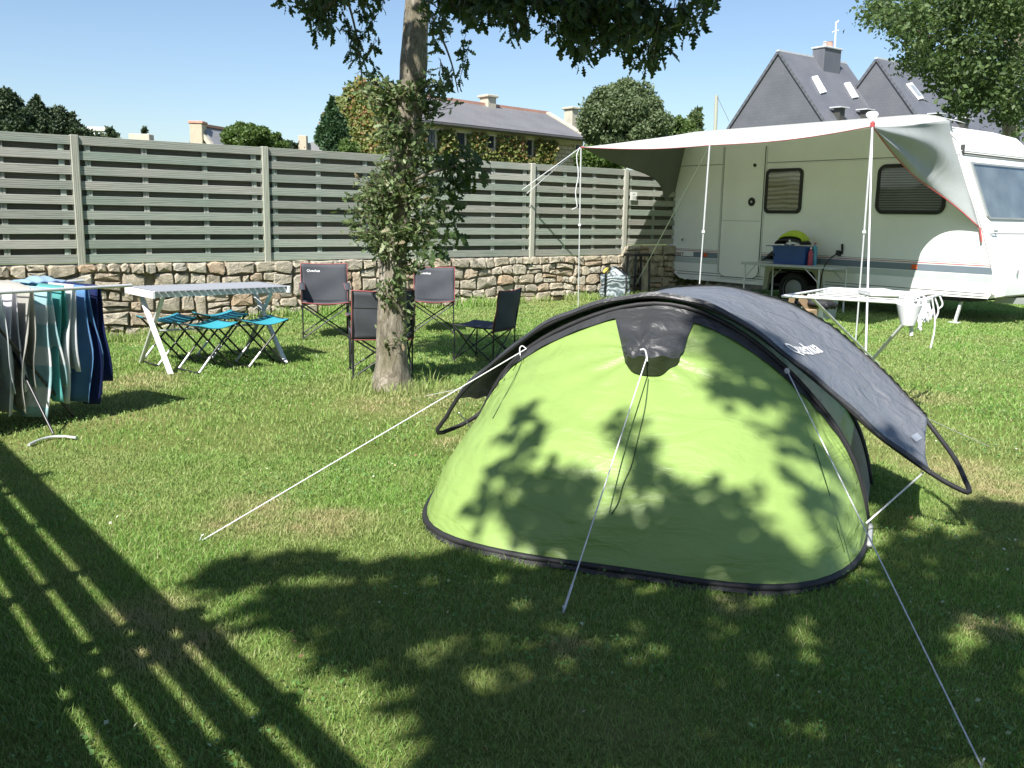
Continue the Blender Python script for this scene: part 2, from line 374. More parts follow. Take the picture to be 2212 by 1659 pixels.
def wall_range(sa, sb, zbase, ztopf, rows, seed):
    global nst
    R = random.Random(seed); ph = [R.uniform(0, 6) for _ in range(12)]
    hs = [R.uniform(.75, 1.3) for _ in range(rows)]; hs[-1] = .95
    cum = np.cumsum([0] + hs) / sum(hs)
    def bz(k, s):
        zt = ztopf(s); z = zbase + (zt - zbase) * cum[k]
        if 0 < k < rows: z += .03 * math.sin(s * 2.1 + ph[k]) + .022 * math.sin(s * 5.3 + ph[k] * 2)
        return z
    skip = {k: [] for k in range(rows + 1)}
    for k in range(rows):
        s = sa - R.uniform(0, .1)
        while s < sb:
            h = bz(k + 1, s) - bz(k, s); w = R.uniform(.75, 2.4) * max(h, .11); w = min(max(w, .11), .44)
            s1 = s + w
            hit = [q for q in skip[k] if q[0] < s1 - .03 and q[1] > s + .03]
            if hit:
                if hit[0][0] - s > .10: s1 = hit[0][0]
                else: s = hit[0][1]; continue
            w = s1 - s; jz = R.uniform(-.014, .014) if 0 < k < rows - 1 else 0
            if 0 < k < rows - 2 and w > .13 and R.random() < .17:
                stone(outline(s, s1, bz(k, s), bz(k, s1), bz(k + 2, s), bz(k + 2, s1)), R.uniform(.05, .09), WF - .05); skip[k + 1].append((s, s1)); s = s1; continue
            if h > .17 and R.random() < .4:
                zm = R.uniform(.42, .58); a0 = bz(k, s); a1 = bz(k, s1); t0 = bz(k + 1, s); t1 = bz(k + 1, s1)
                stone(outline(s, s1, a0, a1, lerp(a0, t0, zm), lerp(a1, t1, zm)), R.uniform(.03, .075), WF - .05)
                stone(outline(s, s1, lerp(a0, t0, zm), lerp(a1, t1, zm), t0, t1), R.uniform(.03, .075), WF - .05)
            else:
                stone(outline(s, s1, bz(k, s) + jz, bz(k, s1) + jz, bz(k + 1, s), bz(k + 1, s1)), R.uniform(.035, .085), WF - .05)
            s = s1
wall_range(-1.6, 2.6, -.19, wtop, 6, 3)
wall_range(2.62, 9.58, .0, wtop, 5, 5)
wall_range(9.62, 11.7, .0, wtop, 6, 8)

# ------------------------------------------------------------------ camping chairs, stools, tables
M['chairgrey'] = simple('grey_chair_canvas', (.052, .058, .068), .75, .12, 5, 260, .35, .002)
M['blueseat'] = simple('turquoise_canvas', (.03, .28, .35), .7, .12, 5, 260, .35, .002)
M['whiteprint'] = simple('white_print', (.8, .8, .8), .6, .03, 5, 50, 0)
def textobj(body, size, fn, parent, mat, shear=0., name='lettering', bold=0):
    """flat lettering; fn maps the (x, y) of each vertex to the surface"""
    cu = bpy.data.curves.new('lettering', 'FONT'); cu.body = body; cu.size = size; cu.shear = shear; cu.offset = bold; cu.resolution_u = 3
    o = bpy.data.objects.new('lettering_tmp', cu); scene.collection.objects.link(o)
    dg = bpy.context.evaluated_depsgraph_get(); me = bpy.data.meshes.new_from_object(o.evaluated_get(dg)); bpy.data.objects.remove(o)
    b = MB(); b.v = [tuple(fn(v.co.x, v.co.y)) for v in me.vertices]; b.f = [tuple(p.vertices) for p in me.polygons]
    return b.obj(name, mat, parent)
def chair(label, arms=True, logo=True, seam=False):
    t = thing('camping_chair', label, 'chair', local=True, group='folding camping chairs round the tree')
    W, D, S, Hb = .27, .24, .42, .88
    def tb(nm, pts, r=.0085, m='blacktube'): return MB().tube(pts, r, 7).obj(nm, M[m], t, smooth=50)
    # back: y negative ; front: y positive
    for sx_ in (-1, 1):
        tb('leg', [(sx_ * W, -D, 0.0), (sx_ * W, -D - .005, .40), (sx_ * (W + .005), -D - .07, Hb)])
        tb('leg', [(sx_ * W, D, 0), (sx_ * W, D - .01, .60 if arms else S)])
        tb('brace', [(sx_ * W, D + .01, .02), (sx_ * W, -D + .01, S - .02)]); tb('brace', [(sx_ * W, -D, .02), (sx_ * W, D - .01, S)])
        for y in (-D, D): MB().lathe((sx_ * W, y, 0), [(.018, 0), (.02, .012), (.012, .035)], 8).obj('foot', M['rubber'], t)
    for y in (-D, D):
        tb('brace', [(-W, y, .02), (W, y * .9, S - .02)]); tb('brace', [(W, y, .02), (-W, y * .9, S - .02)])
    def seat(u, v): return V(lerp(-W - .01, W + .01, u), lerp(-D - .01, D + .03, v), S + .01 - .05 * math.sin(math.pi * u) * math.sin(math.pi * (.15 + .7 * v)) + .02 * v)
    MB().grid(seat, 10, 8).obj('seat', M['chairgrey'], t, smooth=True, thick=.006)
    sag = lambda u: .035 * math.sin(math.pi * u)
    zb = S - .03
    def back(u, v):
        z = lerp(zb, Hb - .012 * math.sin(math.pi * u), v); wv = W + .012 - .05 * math.sin(math.pi * min(1, v * 1.1)) * 0
        return V(lerp(-wv, wv, u), -D - .07 * max(0, (z - .4) / .48) + .002 - sag(u) * (1 - .3 * v) + .006 * math.sin(v * 9 + u * 5), z)
    MB().grid(back, 12, 10).obj('backrest', M['chairgrey'], t, smooth=True, thick=.006)
    # red edging
    ed = MB()
    ed.tube([back(0, v / 10) for v in range(11)] + [back(u / 12, 1) for u in range(1, 13)] + [back(1, 1 - v / 10) for v in range(1, 11)] + [back(1 - u / 12, 0) for u in range(1, 13)], .006, 5); ed.obj('edging', M['pinkred'], t, smooth=True)
    MB().tube([seat(u / 10, 1) for u in range(11)], .006, 5).obj('edging', M['pinkred'], t, smooth=True)
    if seam: MB().tube([back(u / 12, .66) + V(0, -.006, 0) for u in range(13)], .003, 4).obj('seam', M['rubber'], t)
    if arms:
        for sx_ in (-1, 1):
            def arm(u, v): return V(sx_ * (W + lerp(-.03, .035, u)), lerp(-D - .03, D + .01, v), .60 - .02 * math.sin(math.pi * v) + .04 * (1 - v))
            MB().grid(arm, 2, 8).obj('armrest', M['chairgrey'], t, smooth=True, thick=.008)
            MB().tube([arm(0, v / 8) for v in range(9)], .004, 4).obj('edging', M['pinkred'], t); MB().tube([arm(1, v / 8) for v in range(9)], .004, 4).obj('edging', M['pinkred'], t)
            def side(u, v): z = lerp(S, .6, v); return V(sx_ * (W + .012), lerp(-D - .03, -D + .13 * v + .02, u), z)
            MB().grid(side, 3, 5).obj('side_panel', M['chairgrey'], t, thick=.004)
    if logo:
        # the maker's word on the upper part of the back, seen from the front
        def fn(x, y):
            u = (x + .0) / (2 * W) + .56; v = .80 + y / (Hb - zb); p = back(1 - (u - .56 + .12), v) if False else back(max(0, min(1, 1 - (.12 + x / (2 * W)))), v); return p + V(0, .006, 0)
        textobj('Quechua', .042, fn, t, M['whiteprint'], .25, 'logo', .001)
    return t
def face(p, q): d = Vector(q) - Vector(p); return math.atan2(-d.x, d.y)
cen = gp(930, 765)
cA = chair('grey camping chair with red edging nearest the table, standing against the stone wall'); pA = gp(704, 728); place(cA, pA, face(pA, gp(760, 1000)))
cB = chair('grey camping chair half hidden behind the tree trunk, its back to the camera', logo=False, seam=True); pB = gp(822, 808); place(cB, pB, face(pB, gp(720, 640))); cB.scale = (1, 1, .93)
cC = chair('camping chair right of the trunk with leaf shadows on its back, facing the camera', arms=False); pC = gp(937, 715); place(cC, pC, face(pC, gp(880, 1000))); cC.scale = (.95, .95, .93)
cD = chair('dark camping chair turned side-on, next to the black edge of the green tent', arms=False, logo=False); pD = gp(1046, 778); place(cD, pD, math.atan2(.88, .42)); cD.scale = (.92, .95, .86)

def stool(label):
    t = thing('folding_stool', label, 'stool', local=True, group='turquoise folding stools under the slatted table')
    W, D, S = .20, .23, .45
    for y in (-D * .8, D * .8):
        MB().tube([(-W, y, 0), (W, y, S)], .010, 8).obj('leg', M['blacktube'], t, smooth=50)
        MB().tube([(W, y * .85, 0), (-W, y * .85, S)], .010, 8).obj('leg', M['blacktube'], t, smooth=50)
        MB().tube([(-W, y, 0), (-W * .35, y, S * .33)], .0115, 8).obj('leg_sleeve', M['alu'], t, smooth=50)
    for x in (-W, W):
        MB().tube([(x, -D, S), (x, D, S)], .010, 8).obj('rail', M['blacktube'], t, smooth=50); MB().tube([(x, -D * .85, .012), (x, D * .85, .012)], .010, 8).obj('rail', M['blacktube'], t, smooth=50)
    def seat(u, v): return V(lerp(-W - .008, W + .008, u), lerp(-D, D, v), S + .013 - .045 * math.sin(math.pi * u) - .01 * math.sin(math.pi * v))
    MB().grid(seat, 10, 8).obj('seat', M['blueseat'], t, smooth=True, thick=.008); return t
# slatted aluminium table
tz = .76
TA = gp(328, 631, tz); TB = gp(626, 619, tz); TC = gp(244, 626, tz)
tu = (TB - TA); TL = tu.length; tu.normalize(); tv = V(-tu.y, tu.x, 0); TW = .70
g0 = TA - V(0, 0, tz)
tab = thing('slatted_table', 'folding aluminium table with a slatted top, turquoise stools under it', 'table', g0)
ns = 22
M['slat'] = simple('satin_aluminium_slat', (.27, .285, .31), .55, .08, 9, 80, .1, spec=.3)
for i in range(ns):
    a = TL * (i + .5) / ns; MB().bbox(TA + tu * a + tv * (TW / 2), (TL / ns - .012, TW, .014), .004, (tu, tv, V(0, 0, 1))).obj('slat', M['slat'], tab, smooth=30)
for w in (.03, TW - .03):
    MB().bbox(TA + tu * (TL / 2) + tv * w + V(0, 0, -.033), (TL, .025, .045), .003, (tu, tv, V(0, 0, 1))).obj('side_rail', M['alu'], tab)
for a in (.012, TL - .012):
    MB().bbox(TA + tu * a + tv * (TW / 2) + V(0, 0, -.028), (.03, TW + .02, .07), .004, (tu, tv, V(0, 0, 1))).obj('end_rail', M['alu_white'], tab)
for a, sg in ((.10, 1), (TL - .12, -1)):
    p = lambda w, z, da=0: g0 + tu * (a + da) + tv * w + V(0, 0, z)
    MB().beam(p(-.10, 0), p(TW - .12, tz - .06), .03, .045, tu, .003).obj('leg', M['alu_white'], tab)
    MB().beam(p(TW + .06, 0, .035 * sg), p(.10, tz - .06, .035 * sg), .022, .04, tu, .003).obj('leg', M['alu'], tab)
MB().tube([g0 + tu * .12 + tv * (TW * .46) + V(0, 0, .36), g0 + tu * (TL - .12) + tv * (TW * .46) + V(0, 0, .36)], .011, 8).obj('stretcher', M['alu'], tab)
rzt = math.atan2(tu.y, tu.x)
st = stool('turquoise folding stool at the near left corner under the slatted table'); place(st, g0 + tu * .48 + tv * (-.02), rzt + .12)
dup(st, g0 + tu * 1.05 + tv * .02, rzt - .08, 'turquoise folding stool at the near right end of the slatted table')
dup(st, g0 + tu * .36 + tv * .62, rzt + .05, 'turquoise folding stool at the far left under the slatted table, mostly behind the nearer one')
dup(st, g0 + tu * .93 + tv * .66, rzt - .03, 'turquoise folding stool at the far right under the slatted table, close to the wall')

# ------------------------------------------------------------------ laundry rack with towels (left)
rz_ = .95
RA = gp(26, 631, rz_); RB = gp(238, 619, rz_); ru = (RB - RA); RL = ru.length; ru.normalize(); rv = V(-ru.y, ru.x, 0)
rfoot = gp(116, 944)
rack = thing('laundry_rack', 'metal winged laundry rack at the left edge, hung full of towels', 'laundry rack', rfoot)
def rp(a, w, z=rz_): return V((RA + ru * a + rv * w).x, (RA + ru * a + rv * w).y, z)
RW = .62
for w in (0, RW): MB().tube([rp(-.55, w), rp(RL + .17, w)], .012, 8).obj('frame_bar', M['alu'], rack, smooth=50)
tow = []
for k in range(11):
    a = -.5 + k * (RL + .5) / 10.3; MB().tube([rp(a, 0), rp(a, RW)], .004, 6).obj('drying_line', M['alu_white'], rack, smooth=50)
m_ = lambda a, w, z: rp(a, w, z)
MB().tube([m_(-.25, .0, .93), m_(.42, .1, .03)], .011, 8).obj('leg', M['blacktube'], rack, smooth=50)
MB().tube([m_(.45, .55, .93), m_(-.3, .45, .03)], .011, 8).obj('leg', M['blacktube'], rack, smooth=50)
MB().tube([m_(.10, .60, .93), V(rfoot.x, rfoot.y, .02)], .009, 8).obj('leg', M['blacktube'], rack, smooth=50)
arc = [gp(x, y, .014) for x, y in ((62, 961), (80, 952), (100, 946), (118, 943), (140, 943), (165, 946))]
MB().tube(smooth_pts(arc), .010, 8).obj('foot_bar', M['alu'], rack, smooth=50)
def towelmat(name, c, stripes=None):
    m, nt, b, out = newmat(name); co = coords(nt, 'Object'); f = noise(nt, co, 4, 3); col = ramp(nt, f, [(.3, tuple(x * .88 for x in c)), (.7, c)])
    if stripes:
        w = nd(nt, 'ShaderNodeTexWave', bands_direction='Z', ins={'Scale': stripes[1], 'Distortion': .3}); nt.links.new(co, w.inputs[0]); col = mixc(nt, ramp(nt, w.outputs['Fac'], [(.5, (0, 0, 0)), (.6, (1, 1, 1))]), col, stripes[0])
    nt.links.new(col, b.inputs['Base Color']); b.inputs['Roughness'].default_value = .95; b.inputs['Sheen Weight'].default_value = .3; b.inputs['Specular IOR Level'].default_value = .1
    bump(nt, b, noise(nt, co, 180, 3), .5, .004)
    tr = nd(nt, 'ShaderNodeBsdfTranslucent'); nt.links.new(col, tr.inputs[0]); mx = nd(nt, 'ShaderNodeMixShader', ins={0: .42}); nt.links.new(b.outputs[0], mx.inputs[1]); nt.links.new(tr.outputs[0], mx.inputs[2]); nt.links.new(mx.outputs[0], out.inputs[0])
    return m
def towel(a, w0, w1, front, back_, spread, mat, label, seed, lift=.0):
    """sheet over a drying line at position a; w0..w1 along the line; hangs to `front` on the near/left side and `back_` on the other"""
    R = random.Random(seed); ph = [R.uniform(0, 6) for _ in range(4)]; tot = front + back_ + .04
    def fn(u, v):
        l = tot * v; w = lerp(w0, w1, u)
        if l < back_: da = .012 + (back_ - l) * spread * .25; z = rz_ + .012 - (back_ - l)
        elif l < back_ + .04: q = (l - back_) / .04; da = .012 * math.cos(q * math.pi); z = rz_ + .012 + .012 * math.sin(q * math.pi) + lift * math.sin(math.pi * u)
        else: l2 = l - back_ - .04; da = -.012 - l2 * spread * .25; z = rz_ + .012 - l2
        hang = min(1., abs(rz_ - z) * 2.2)
        da += hang * (.035 * math.sin(u * 7 + ph[0]) + .018 * math.sin(u * 15 + ph[1]) + .01 * math.sin(z * 9 + ph[2]))
        w += hang * .02 * math.sin(z * 7 + ph[3] + u * 3)
        return rp(a + da, w, z)
    o = MB().grid(fn, 22, 26).obj('towel', mat, None, smooth=True, thick=.006); return tag(o, label, 'towel', 'towels on the laundry rack')
tw = [(-.44, .02, .60, .88, .5, .30, (.72, .84, .86), None, 'pale aqua terry towel hanging at the far left edge of the photo'),
      (-.22, .02, .56, .84, .6, .25, (.50, .70, .74), None, 'aqua towel just behind the one at the left edge'),
      (-.06, .02, .60, .86, .7, .30, (.84, .88, .90), None, 'long grey-white towel, third from the left on the rack'),
      (.09, .05, .60, .85, .7, .22, (.82, .82, .86), None, 'plain white towel beside the beige one'),
      (.22, .02, .58, .84, .7, .20, (.62, .61, .56), None, 'beige towel in the middle of the laundry rack'),
      (.37, .02, .60, .90, .7, .28, (.50, .74, .78), ((.86, .88, .90), 1.1), 'long pale turquoise and white towel, the longest of the middle ones'),
      (.50, .02, .58, .80, .6, .20, (.16, .56, .54), None, 'turquoise towel just left of the blue one'),
      (.60, .02, .56, .82, .6, .18, (.84, .86, .88), None, 'white towel squeezed between the green and the blue one'),
      (.72, .02, .60, .84, .8, .20, (.16, .36, .66), None, 'mid blue towel near the right end of the rack'),
      (.84, .02, .60, .86, .7, .16, (.015, .03, .14), None, 'dark navy towel, rightmost on the rack')]
for i, (a, w0, w1, fr, bk, sp, c, stp, lb) in enumerate(tw): towel(a * .78 - .03, w0, w1, fr, bk, sp, towelmat('towel_cloth_%d' % i, c, stp), lb, 20 + i, lift=(.03 if i in (2, 4) else 0))
o = MB().grid(lambda u, v: rp(.30 + u * .28, .35 + v * .25, rz_ + .025 + .035 * math.sin(math.pi * u) * math.sin(math.pi * v) + .006 * math.sin(u * 20)), 14, 10).obj('cloth', towelmat('light_blue_cloth', (.42, .60, .78)), None, smooth=True, thick=.006)
tag(o, 'light blue cloth lying flat across the top of the laundry rack', 'cloth')
# ------------------------------------------------------------------ green pop-up tent
def fabric(name, col, rough, trans, wr=.25, wscale=3., spec=.4, tcol=None, fine=.12, stretch=(1, 1, 1)):
    m, nt, b, out = newmat(name); co = coords(nt, 'World', stretch)
    f = noise(nt, co, 2.0, 4); c = ramp(nt, f, [(.3, tuple(x * .92 for x in col)), (.7, tuple(x * 1.06 for x in col))]); nt.links.new(c, b.inputs['Base Color'])
    b.inputs['Roughness'].default_value = rough; b.inputs['Specular IOR Level'].default_value = spec
    n1 = noise(nt, co, wscale, 5, .5, 1.2); n2 = noise(nt, co, 45, 3, .6)
    b1 = nd(nt, 'ShaderNodeBump', ins={'Strength': wr, 'Distance': .03}); nt.links.new(n1, b1.inputs['Height'])
    b2 = nd(nt, 'ShaderNodeBump', ins={'Strength': fine, 'Distance': .003}); nt.links.new(n2, b2.inputs['Height']); nt.links.new(b1.outputs[0], b2.inputs['Normal']); nt.links.new(b2.outputs[0], b.inputs['Normal'])
    tr = nd(nt, 'ShaderNodeBsdfTranslucent'); tr.inputs[0].default_value = (*(tcol or col), 1)
    mx = nd(nt, 'ShaderNodeMixShader', ins={0: trans}); nt.links.new(b.outputs[0], mx.inputs[1]); nt.links.new(tr.outputs[0], mx.inputs[2]); nt.links.new(mx.outputs[0], out.inputs[0]); return m
M['tgreen'] = fabric('green_tent_nylon', (.325, .475, .135), .42, .25, .7, 3.2, .5, tcol=(.17, .55, .11), stretch=(1, 1, 3.2))
M['tblack'] = fabric('black_tent_nylon', (.045, .047, .05), .42, .05, .5, 9, .6, stretch=(1, 1, 2))
M['tfly'] = fabric('blue_grey_fly_nylon', (.15, .158, .175), .36, .06, 1.0, 8, .9, fine=.35)
M['tmesh'] = simple('beige_mesh', (.22, .21, .17), .9, .2, 12, 400, .4)
M['binding'] = simple('black_binding_tape', (.02, .02, .022), .6, .2, 20, 200, .2)
M['greybind'] = simple('pale_binding_tape', (.35, .36, .36), .6, .1, 20, 200, .2)
TL0 = V(-.407, 5.32, 0); TD = V(.92944, -.36898, 0); TN = V(-.36898, -.92944, 0)
def T(s, n, z): return TL0 + TD * s + TN * n + V(0, 0, z)
def onT(x, y, n):                      # image point met with the upright plane at offset n -> (s, z)
    q = onpl(x, y, TL0 + TN * n, TN); d = q - TL0; return (d.dot(TD), q.z)
tent = thing('tent', 'lime green pop-up tent with a black vent hood and a blue-grey fly, in dappled shade', 'tent', T(1.25, .2, 0))
NT = 40
arch = plerp([(.08, 0.), (.12, .12), (.24, .33), (.30, .47), (.39, .637), (.56, .794), (.80, .925), (1.03, 1.018), (1.25, 1.061), (1.45, 1.04), (1.69, .93), (1.93, .757), (2.14, .539), (2.27, .362), (2.35, .133), (2.37, 0.)], NT)
base = plerp([(.08, 0.), (.16, .36), (.25, .68), (.33, .88), (.44, 1.02), (.62, 1.11), (.82, 1.15), (1.01, 1.16), (1.28, 1.14), (1.52, 1.13), (1.9, 1.12), (2.12, 1.04), (2.26, .86), (2.34, .60), (2.37, .30), (2.37, 0.)], NT)
arch = [a for a in arch]; 
def smooth_list(L, k):
    for _ in range(k): L = [L[0]] + [(L[i - 1] + L[i] * 2 + L[i + 1]) / 4 for i in range(1, len(L) - 1)] + [L[-1]]
    return L
arch = smooth_list(arch, 3); base = smooth_list(base, 3)
def A_(t):
    x = t * NT; i = min(int(x), NT - 1); return arch[i].lerp(arch[i + 1], x - i)
def B_(t):
    x = t * NT; i = min(int(x), NT - 1); return base[i].lerp(base[i + 1], x - i)
_wp = [rnd.uniform(0, 6) for _ in range(8)]
def near(t, v, off=0.):
    """near green panel: t along the arch, v from arch (0) to ground (1)"""
    a = A_(t); b = B_(t); P = T(a.x, 0, a.y) * (1 - v) + T(b.x, b.y, .03) * v
    amp = math.sin(math.pi * t) ** .6; bulge = (.055 * math.sin(math.pi * v) - .03 * math.sin(2 * math.pi * v)) * amp
    # tension folds fanning from the guy points and from the vent hood
    wr = 0
    for (t0, v0, s, k) in ((.20, .10, .10, 60), (.50, .22, .12, 70), (.80, .12, .10, 60)):
        d = math.hypot((t - t0), (v - v0) * .6); an = math.atan2((v - v0), (t - t0) * 1.6); wr += .012 * math.exp(-(d / s) ** 2) * math.sin(an * 9 + _wp[0] * s * 30)
    wr += .0075 * math.sin(v * 42 + 2.5 * math.sin(t * 6 + _wp[1])) * math.exp(-((v - .17) / .12) ** 2) + .006 * math.sin(v * 32 + t * 30) * math.exp(-((t - .88) / .1) ** 2) + .005 * math.sin(v * 50 + 3 * math.sin(t * 9)) * math.exp(-((t - .72) / .12) ** 2 - ((v - .8) / .2) ** 2)
    wr += .0045 * math.sin((t * 30 + v * 14) + 2 * math.sin(v * 7)) * (.4 + .6 * v)
    for (ta, va, tb, vb, am) in ((.20, .12, .50, .95, .011), (.235, .12, .60, .80, -.007), (.79, .14, .90, .92, .008), (.50, .30, .30, .95, .005)):
        q = ((t - ta) * (tb - ta) + (v - va) * (vb - va)) / ((tb - ta) ** 2 + (vb - va) ** 2)
        if 0 < q < 1: dd_ = abs((t - ta) * (vb - va) - (v - va) * (tb - ta)) / math.hypot(tb - ta, vb - va); wr += am * math.exp(-(dd_ / .012) ** 2) * math.sin(math.pi * q) ** .5
    nrm = (TN * .75 + V(0, 0, .66)).normalized()
    return P + nrm * (bulge + wr * amp + off)
MB().grid(lambda u, v: near(u, .03 + .97 * v), 200, 90).obj('near_panel', M['tgreen'], tent, smooth=True)
MB().grid(lambda u, v: near(.03 + .94 * u, -.012 + .062 * v, .010 + .003 * math.sin(u * 90) * v), 160, 3).obj('arch_sleeve', M['tblack'], tent, smooth=True)
MB().tube([T(a.x, 0.005, a.y + .012) for a in arch], .014, 8).obj('arch_pole', M['binding'], tent, smooth=True)
MB().tube([T(b.x, b.y + .012, .022) for b in base], .017, 6).obj('base_binding', M['binding'], tent, smooth=True)
MB().grid(lambda u, v: T(B_(u).x * 1.0, B_(u).y + .012 + .03 * v, .03 - .028 * v + .006 * math.sin(u * 70)), 90, 2).obj('mud_skirt', M['binding'], tent, smooth=True)
MB().tube([T(B_(.96 + .04 * i / 8).x + .012, B_(.9 + .08 * i / 8).y, .03 + .0 * i) for i in range(9)], .013, 6).obj('pale_binding', M['greybind'], tent, smooth=True)
# top between the two arches, far panel, far arch
W2 = -.80
def top(t, v): a = A_(t); n = W2 * v; return T(a.x, n, a.y - .05 * math.sin(math.pi * v) * math.sin(math.pi * t) - .01)
MB().grid(lambda u, v: top(.13 + .69 * u, v), 50, 10).obj('top_panel', M['tgreen'], tent, smooth=True)
MB().grid(lambda u, v: top(u, .0 + .17 * v) + V(0, 0, .012), 60, 4).obj('arch_sleeve', M['tblack'], tent, smooth=True)
MB().grid(lambda u, v: top(.82 + .065 * u, v), 10, 10).obj('end_panel', M['tgreen'], tent, smooth=True)
MB().grid(lambda u, v: top(.885 + .115 * u, v), 10, 10).obj('end_door', M['tmesh'], tent, smooth=True)
MB().grid(lambda u, v: top(.13 * u, v), 12, 10).obj('end_door', M['tmesh'], tent, smooth=True)
MB().grid(lambda u, v: (lambda a, b: T(a.x, W2, a.y) * (1 - v) + T(b.x, W2 - b.y * .9, .02) * v)(A_(u), B_(u)), 60, 20).obj('far_panel', M['tgreen'], tent, smooth=True)
MB().tube([T(a.x, W2, a.y + .005) for a in arch], .015, 8).obj('arch_pole', M['binding'], tent, smooth=True)
# vent hood: black flap standing off the panel under the apex
hx = [(1330, 668), (1348, 775), (1372, 797), (1400, 814), (1440, 801), (1462, 777), (1506, 672)]
def uvat(x, y):
    best = None
    for i in range(0, 101):
        for j in range(0, 60):
            t = .3 + .4 * i / 100; v = j / 100; q = near(t, v) - C0; w = q.dot(_f); px = CX + q.dot(_X) / w * F; py = CY - q.dot(_Y) / w * F; d = (px - x) ** 2 + (py - y) ** 2
            if best is None or d < best[0]: best = (d, t, v)
    return best[1], best[2]
(tl, vl), (tr_, vr), (bl_t, bl_v), (br_t, br_v), (bm_t, bm_v) = [uvat(*p) for p in ((1330, 668), (1506, 672), (1350, 778), (1468, 778), (1402, 812))]
def hood(u, v):
    t = lerp(lerp(tl, bl_t, v), lerp(tr_, br_t, v), u); vv = lerp(.02, lerp(bl_v, br_v, u), v) ; vv += (bm_v - (bl_v + br_v) / 2) * math.sin(math.pi * u) * max(0, v - .55) / .45 * .55
    bow = math.sin(math.pi * u) ** .7; return near(t, vv, .013 + .085 * v * bow + .006 * math.sin(v * 20 + 6 * abs(u - .5)) * v)
MB().grid(hood, 36, 30).obj('vent_hood', M['tblack'], tent, smooth=True)
def lip(u, v):
    a = hood(u, 1); t = lerp(bl_t, br_t, u); vv = lerp(bl_v, br_v, u) + (bm_v - (bl_v + br_v) / 2) * math.sin(math.pi * u) ** .8 * 1.0 + .004
    return a * (1 - v) + near(t, vv, .008) * v
M['tolive'] = fabric('dark_olive_nylon', (.03, .04, .018), .6, .1, .4, 9)
MB().grid(lip, 36, 5).obj('vent_flap', M['tolive'], tent, smooth=True)
# sprung hoop: near and far side of one closed loop, and the fly stretched between them
rn = [(-.015, .0, .235), (0.0, .0, .27), (.03, .0, .35), (.14, .0, .514), (.38, .01, .721), (.6, .015, .895), (.86, .02, 1.014), (1.07, .02, 1.082), (1.24, .02, 1.105), (1.44, .02, 1.083), (1.69, .02, .99), (1.92, .02, .835), (2.18, .02, .64), (2.37, .015, .475), (2.63, .0, .306), (2.76, .0, .238)]
far_px = [(1032, 899, -.34), (993, 921, -.17)]
lf = [(-.01, -.02, .215)] + [(onT(x, y, n)[0], n, onT(x, y, n)[1]) for x, y, n in ((975, 928, -.07), (993, 921, -.14), (1012, 912, -.2), (1032, 899, -.27))]
print('left loop', lf)
mid = [(.33, -.5, .55), (.55, -.68, .80), (.8, -.78, .96), (1.08, -.8, 1.055)]
rf = []
for x, y, n in ((1500, 619, -.82), (1593, 623, -.82), (1697, 658, -.82), (1773, 693, -.79), (1870, 769, -.71), (1940, 838, -.6), (1992, 894, -.5), (2026, 942, -.40), (2061, 984, -.28), (2080, 1020, -.16), (2087, 1045, -.06)):
    s_, z_ = onT(x, y, n); rf.append((s_, n, z_))
print('far ring', rf)
RN = plerp(rn, 60); RF = plerp([(-.015, -.01, .225)] + lf[1:] + mid + rf, 60)
RN = smooth_list(RN, 3); RF = smooth_list(RF, 3)
loop = [T(*p) for p in RN[2:-1]] + [T(2.795, -.005, .228), T(2.815, -.03, .228)] + [T(*p) for p in reversed(RF[2:-1])] + [T(-.03, -.01, .22), T(-.032, 0, .25)]
loop = smooth_pts(loop, 1)
MB().tube(loop + [loop[0]], .0125, 8, caps=False).obj('hoop', M['binding'], tent, smooth=True)
def Rn(t): x = t * 60; i = min(int(x), 59); return RN[i].lerp(RN[i + 1], x - i)
def Rf(t): x = t * 60; i = min(int(x), 59); return RF[i].lerp(RF[i + 1], x - i)
def fly(t, c, tt_=None):
    """fly: t along the hoop, c from near (0) to far side (1)"""
    a = Rn(t); b = Rf(t); p = a.lerp(b, c); P = T(p.x, p.y, p.z)
    return P + V(0, 0, 1) * (.012 - .035 * math.sin(math.pi * c) * math.sin(math.pi * t) + .004 * math.sin(t * 70 + c * 9) * (.3 + abs(c - .5)) + .004 * math.sin(c * 17 + t * 25))
def flyp(u, v): a = lerp(.07, .955, u); b = lerp(.12, .875, u); return fly(lerp(a, b, v), v, lerp(a, b, v))
M_fly = MB().grid(lambda u, v: flyp(u, v), 150, 26).obj('fly', M['tfly'], tent, smooth=True, thick=.002)
for c in (0, 1):
    MB().grid(lambda u, v: flyp(u, c) + V(0, 0, .012 + (.0 if c == 0 else .004 * math.sin(u * 330))) + TN * ((.015 if c == 0 else -.03) * v) + V(0, 0, -.02 * v), 330, 2).obj('hoop_sleeve', M['tblack' if c == 0 else 'tfly'], M_fly, smooth=True)
# maker's word on the fly
def flyword(x, y):
    c = .12 + x * 1.05; t = .700 - y * .36 + x * .03; p = fly(t, c); nn = (fly(t + .01, c) - p).cross(fly(t, c + .02) - p).normalized()
    if nn.z < 0: nn = -nn
    return p + nn * .006
textobj('Quechua', .105, flyword, tent, M['whiteprint'], .0, 'logo', .0012)
M['reflect'] = simple('silver_patch', (.24, .27, .31), .4, .1, 10, 50, .05)
MB().grid(lambda u, v: fly(.888 + .012 * u, .46 + .16 * v) + V(0, 0, .006), 3, 6).obj('reflector', M['reflect'], tent)
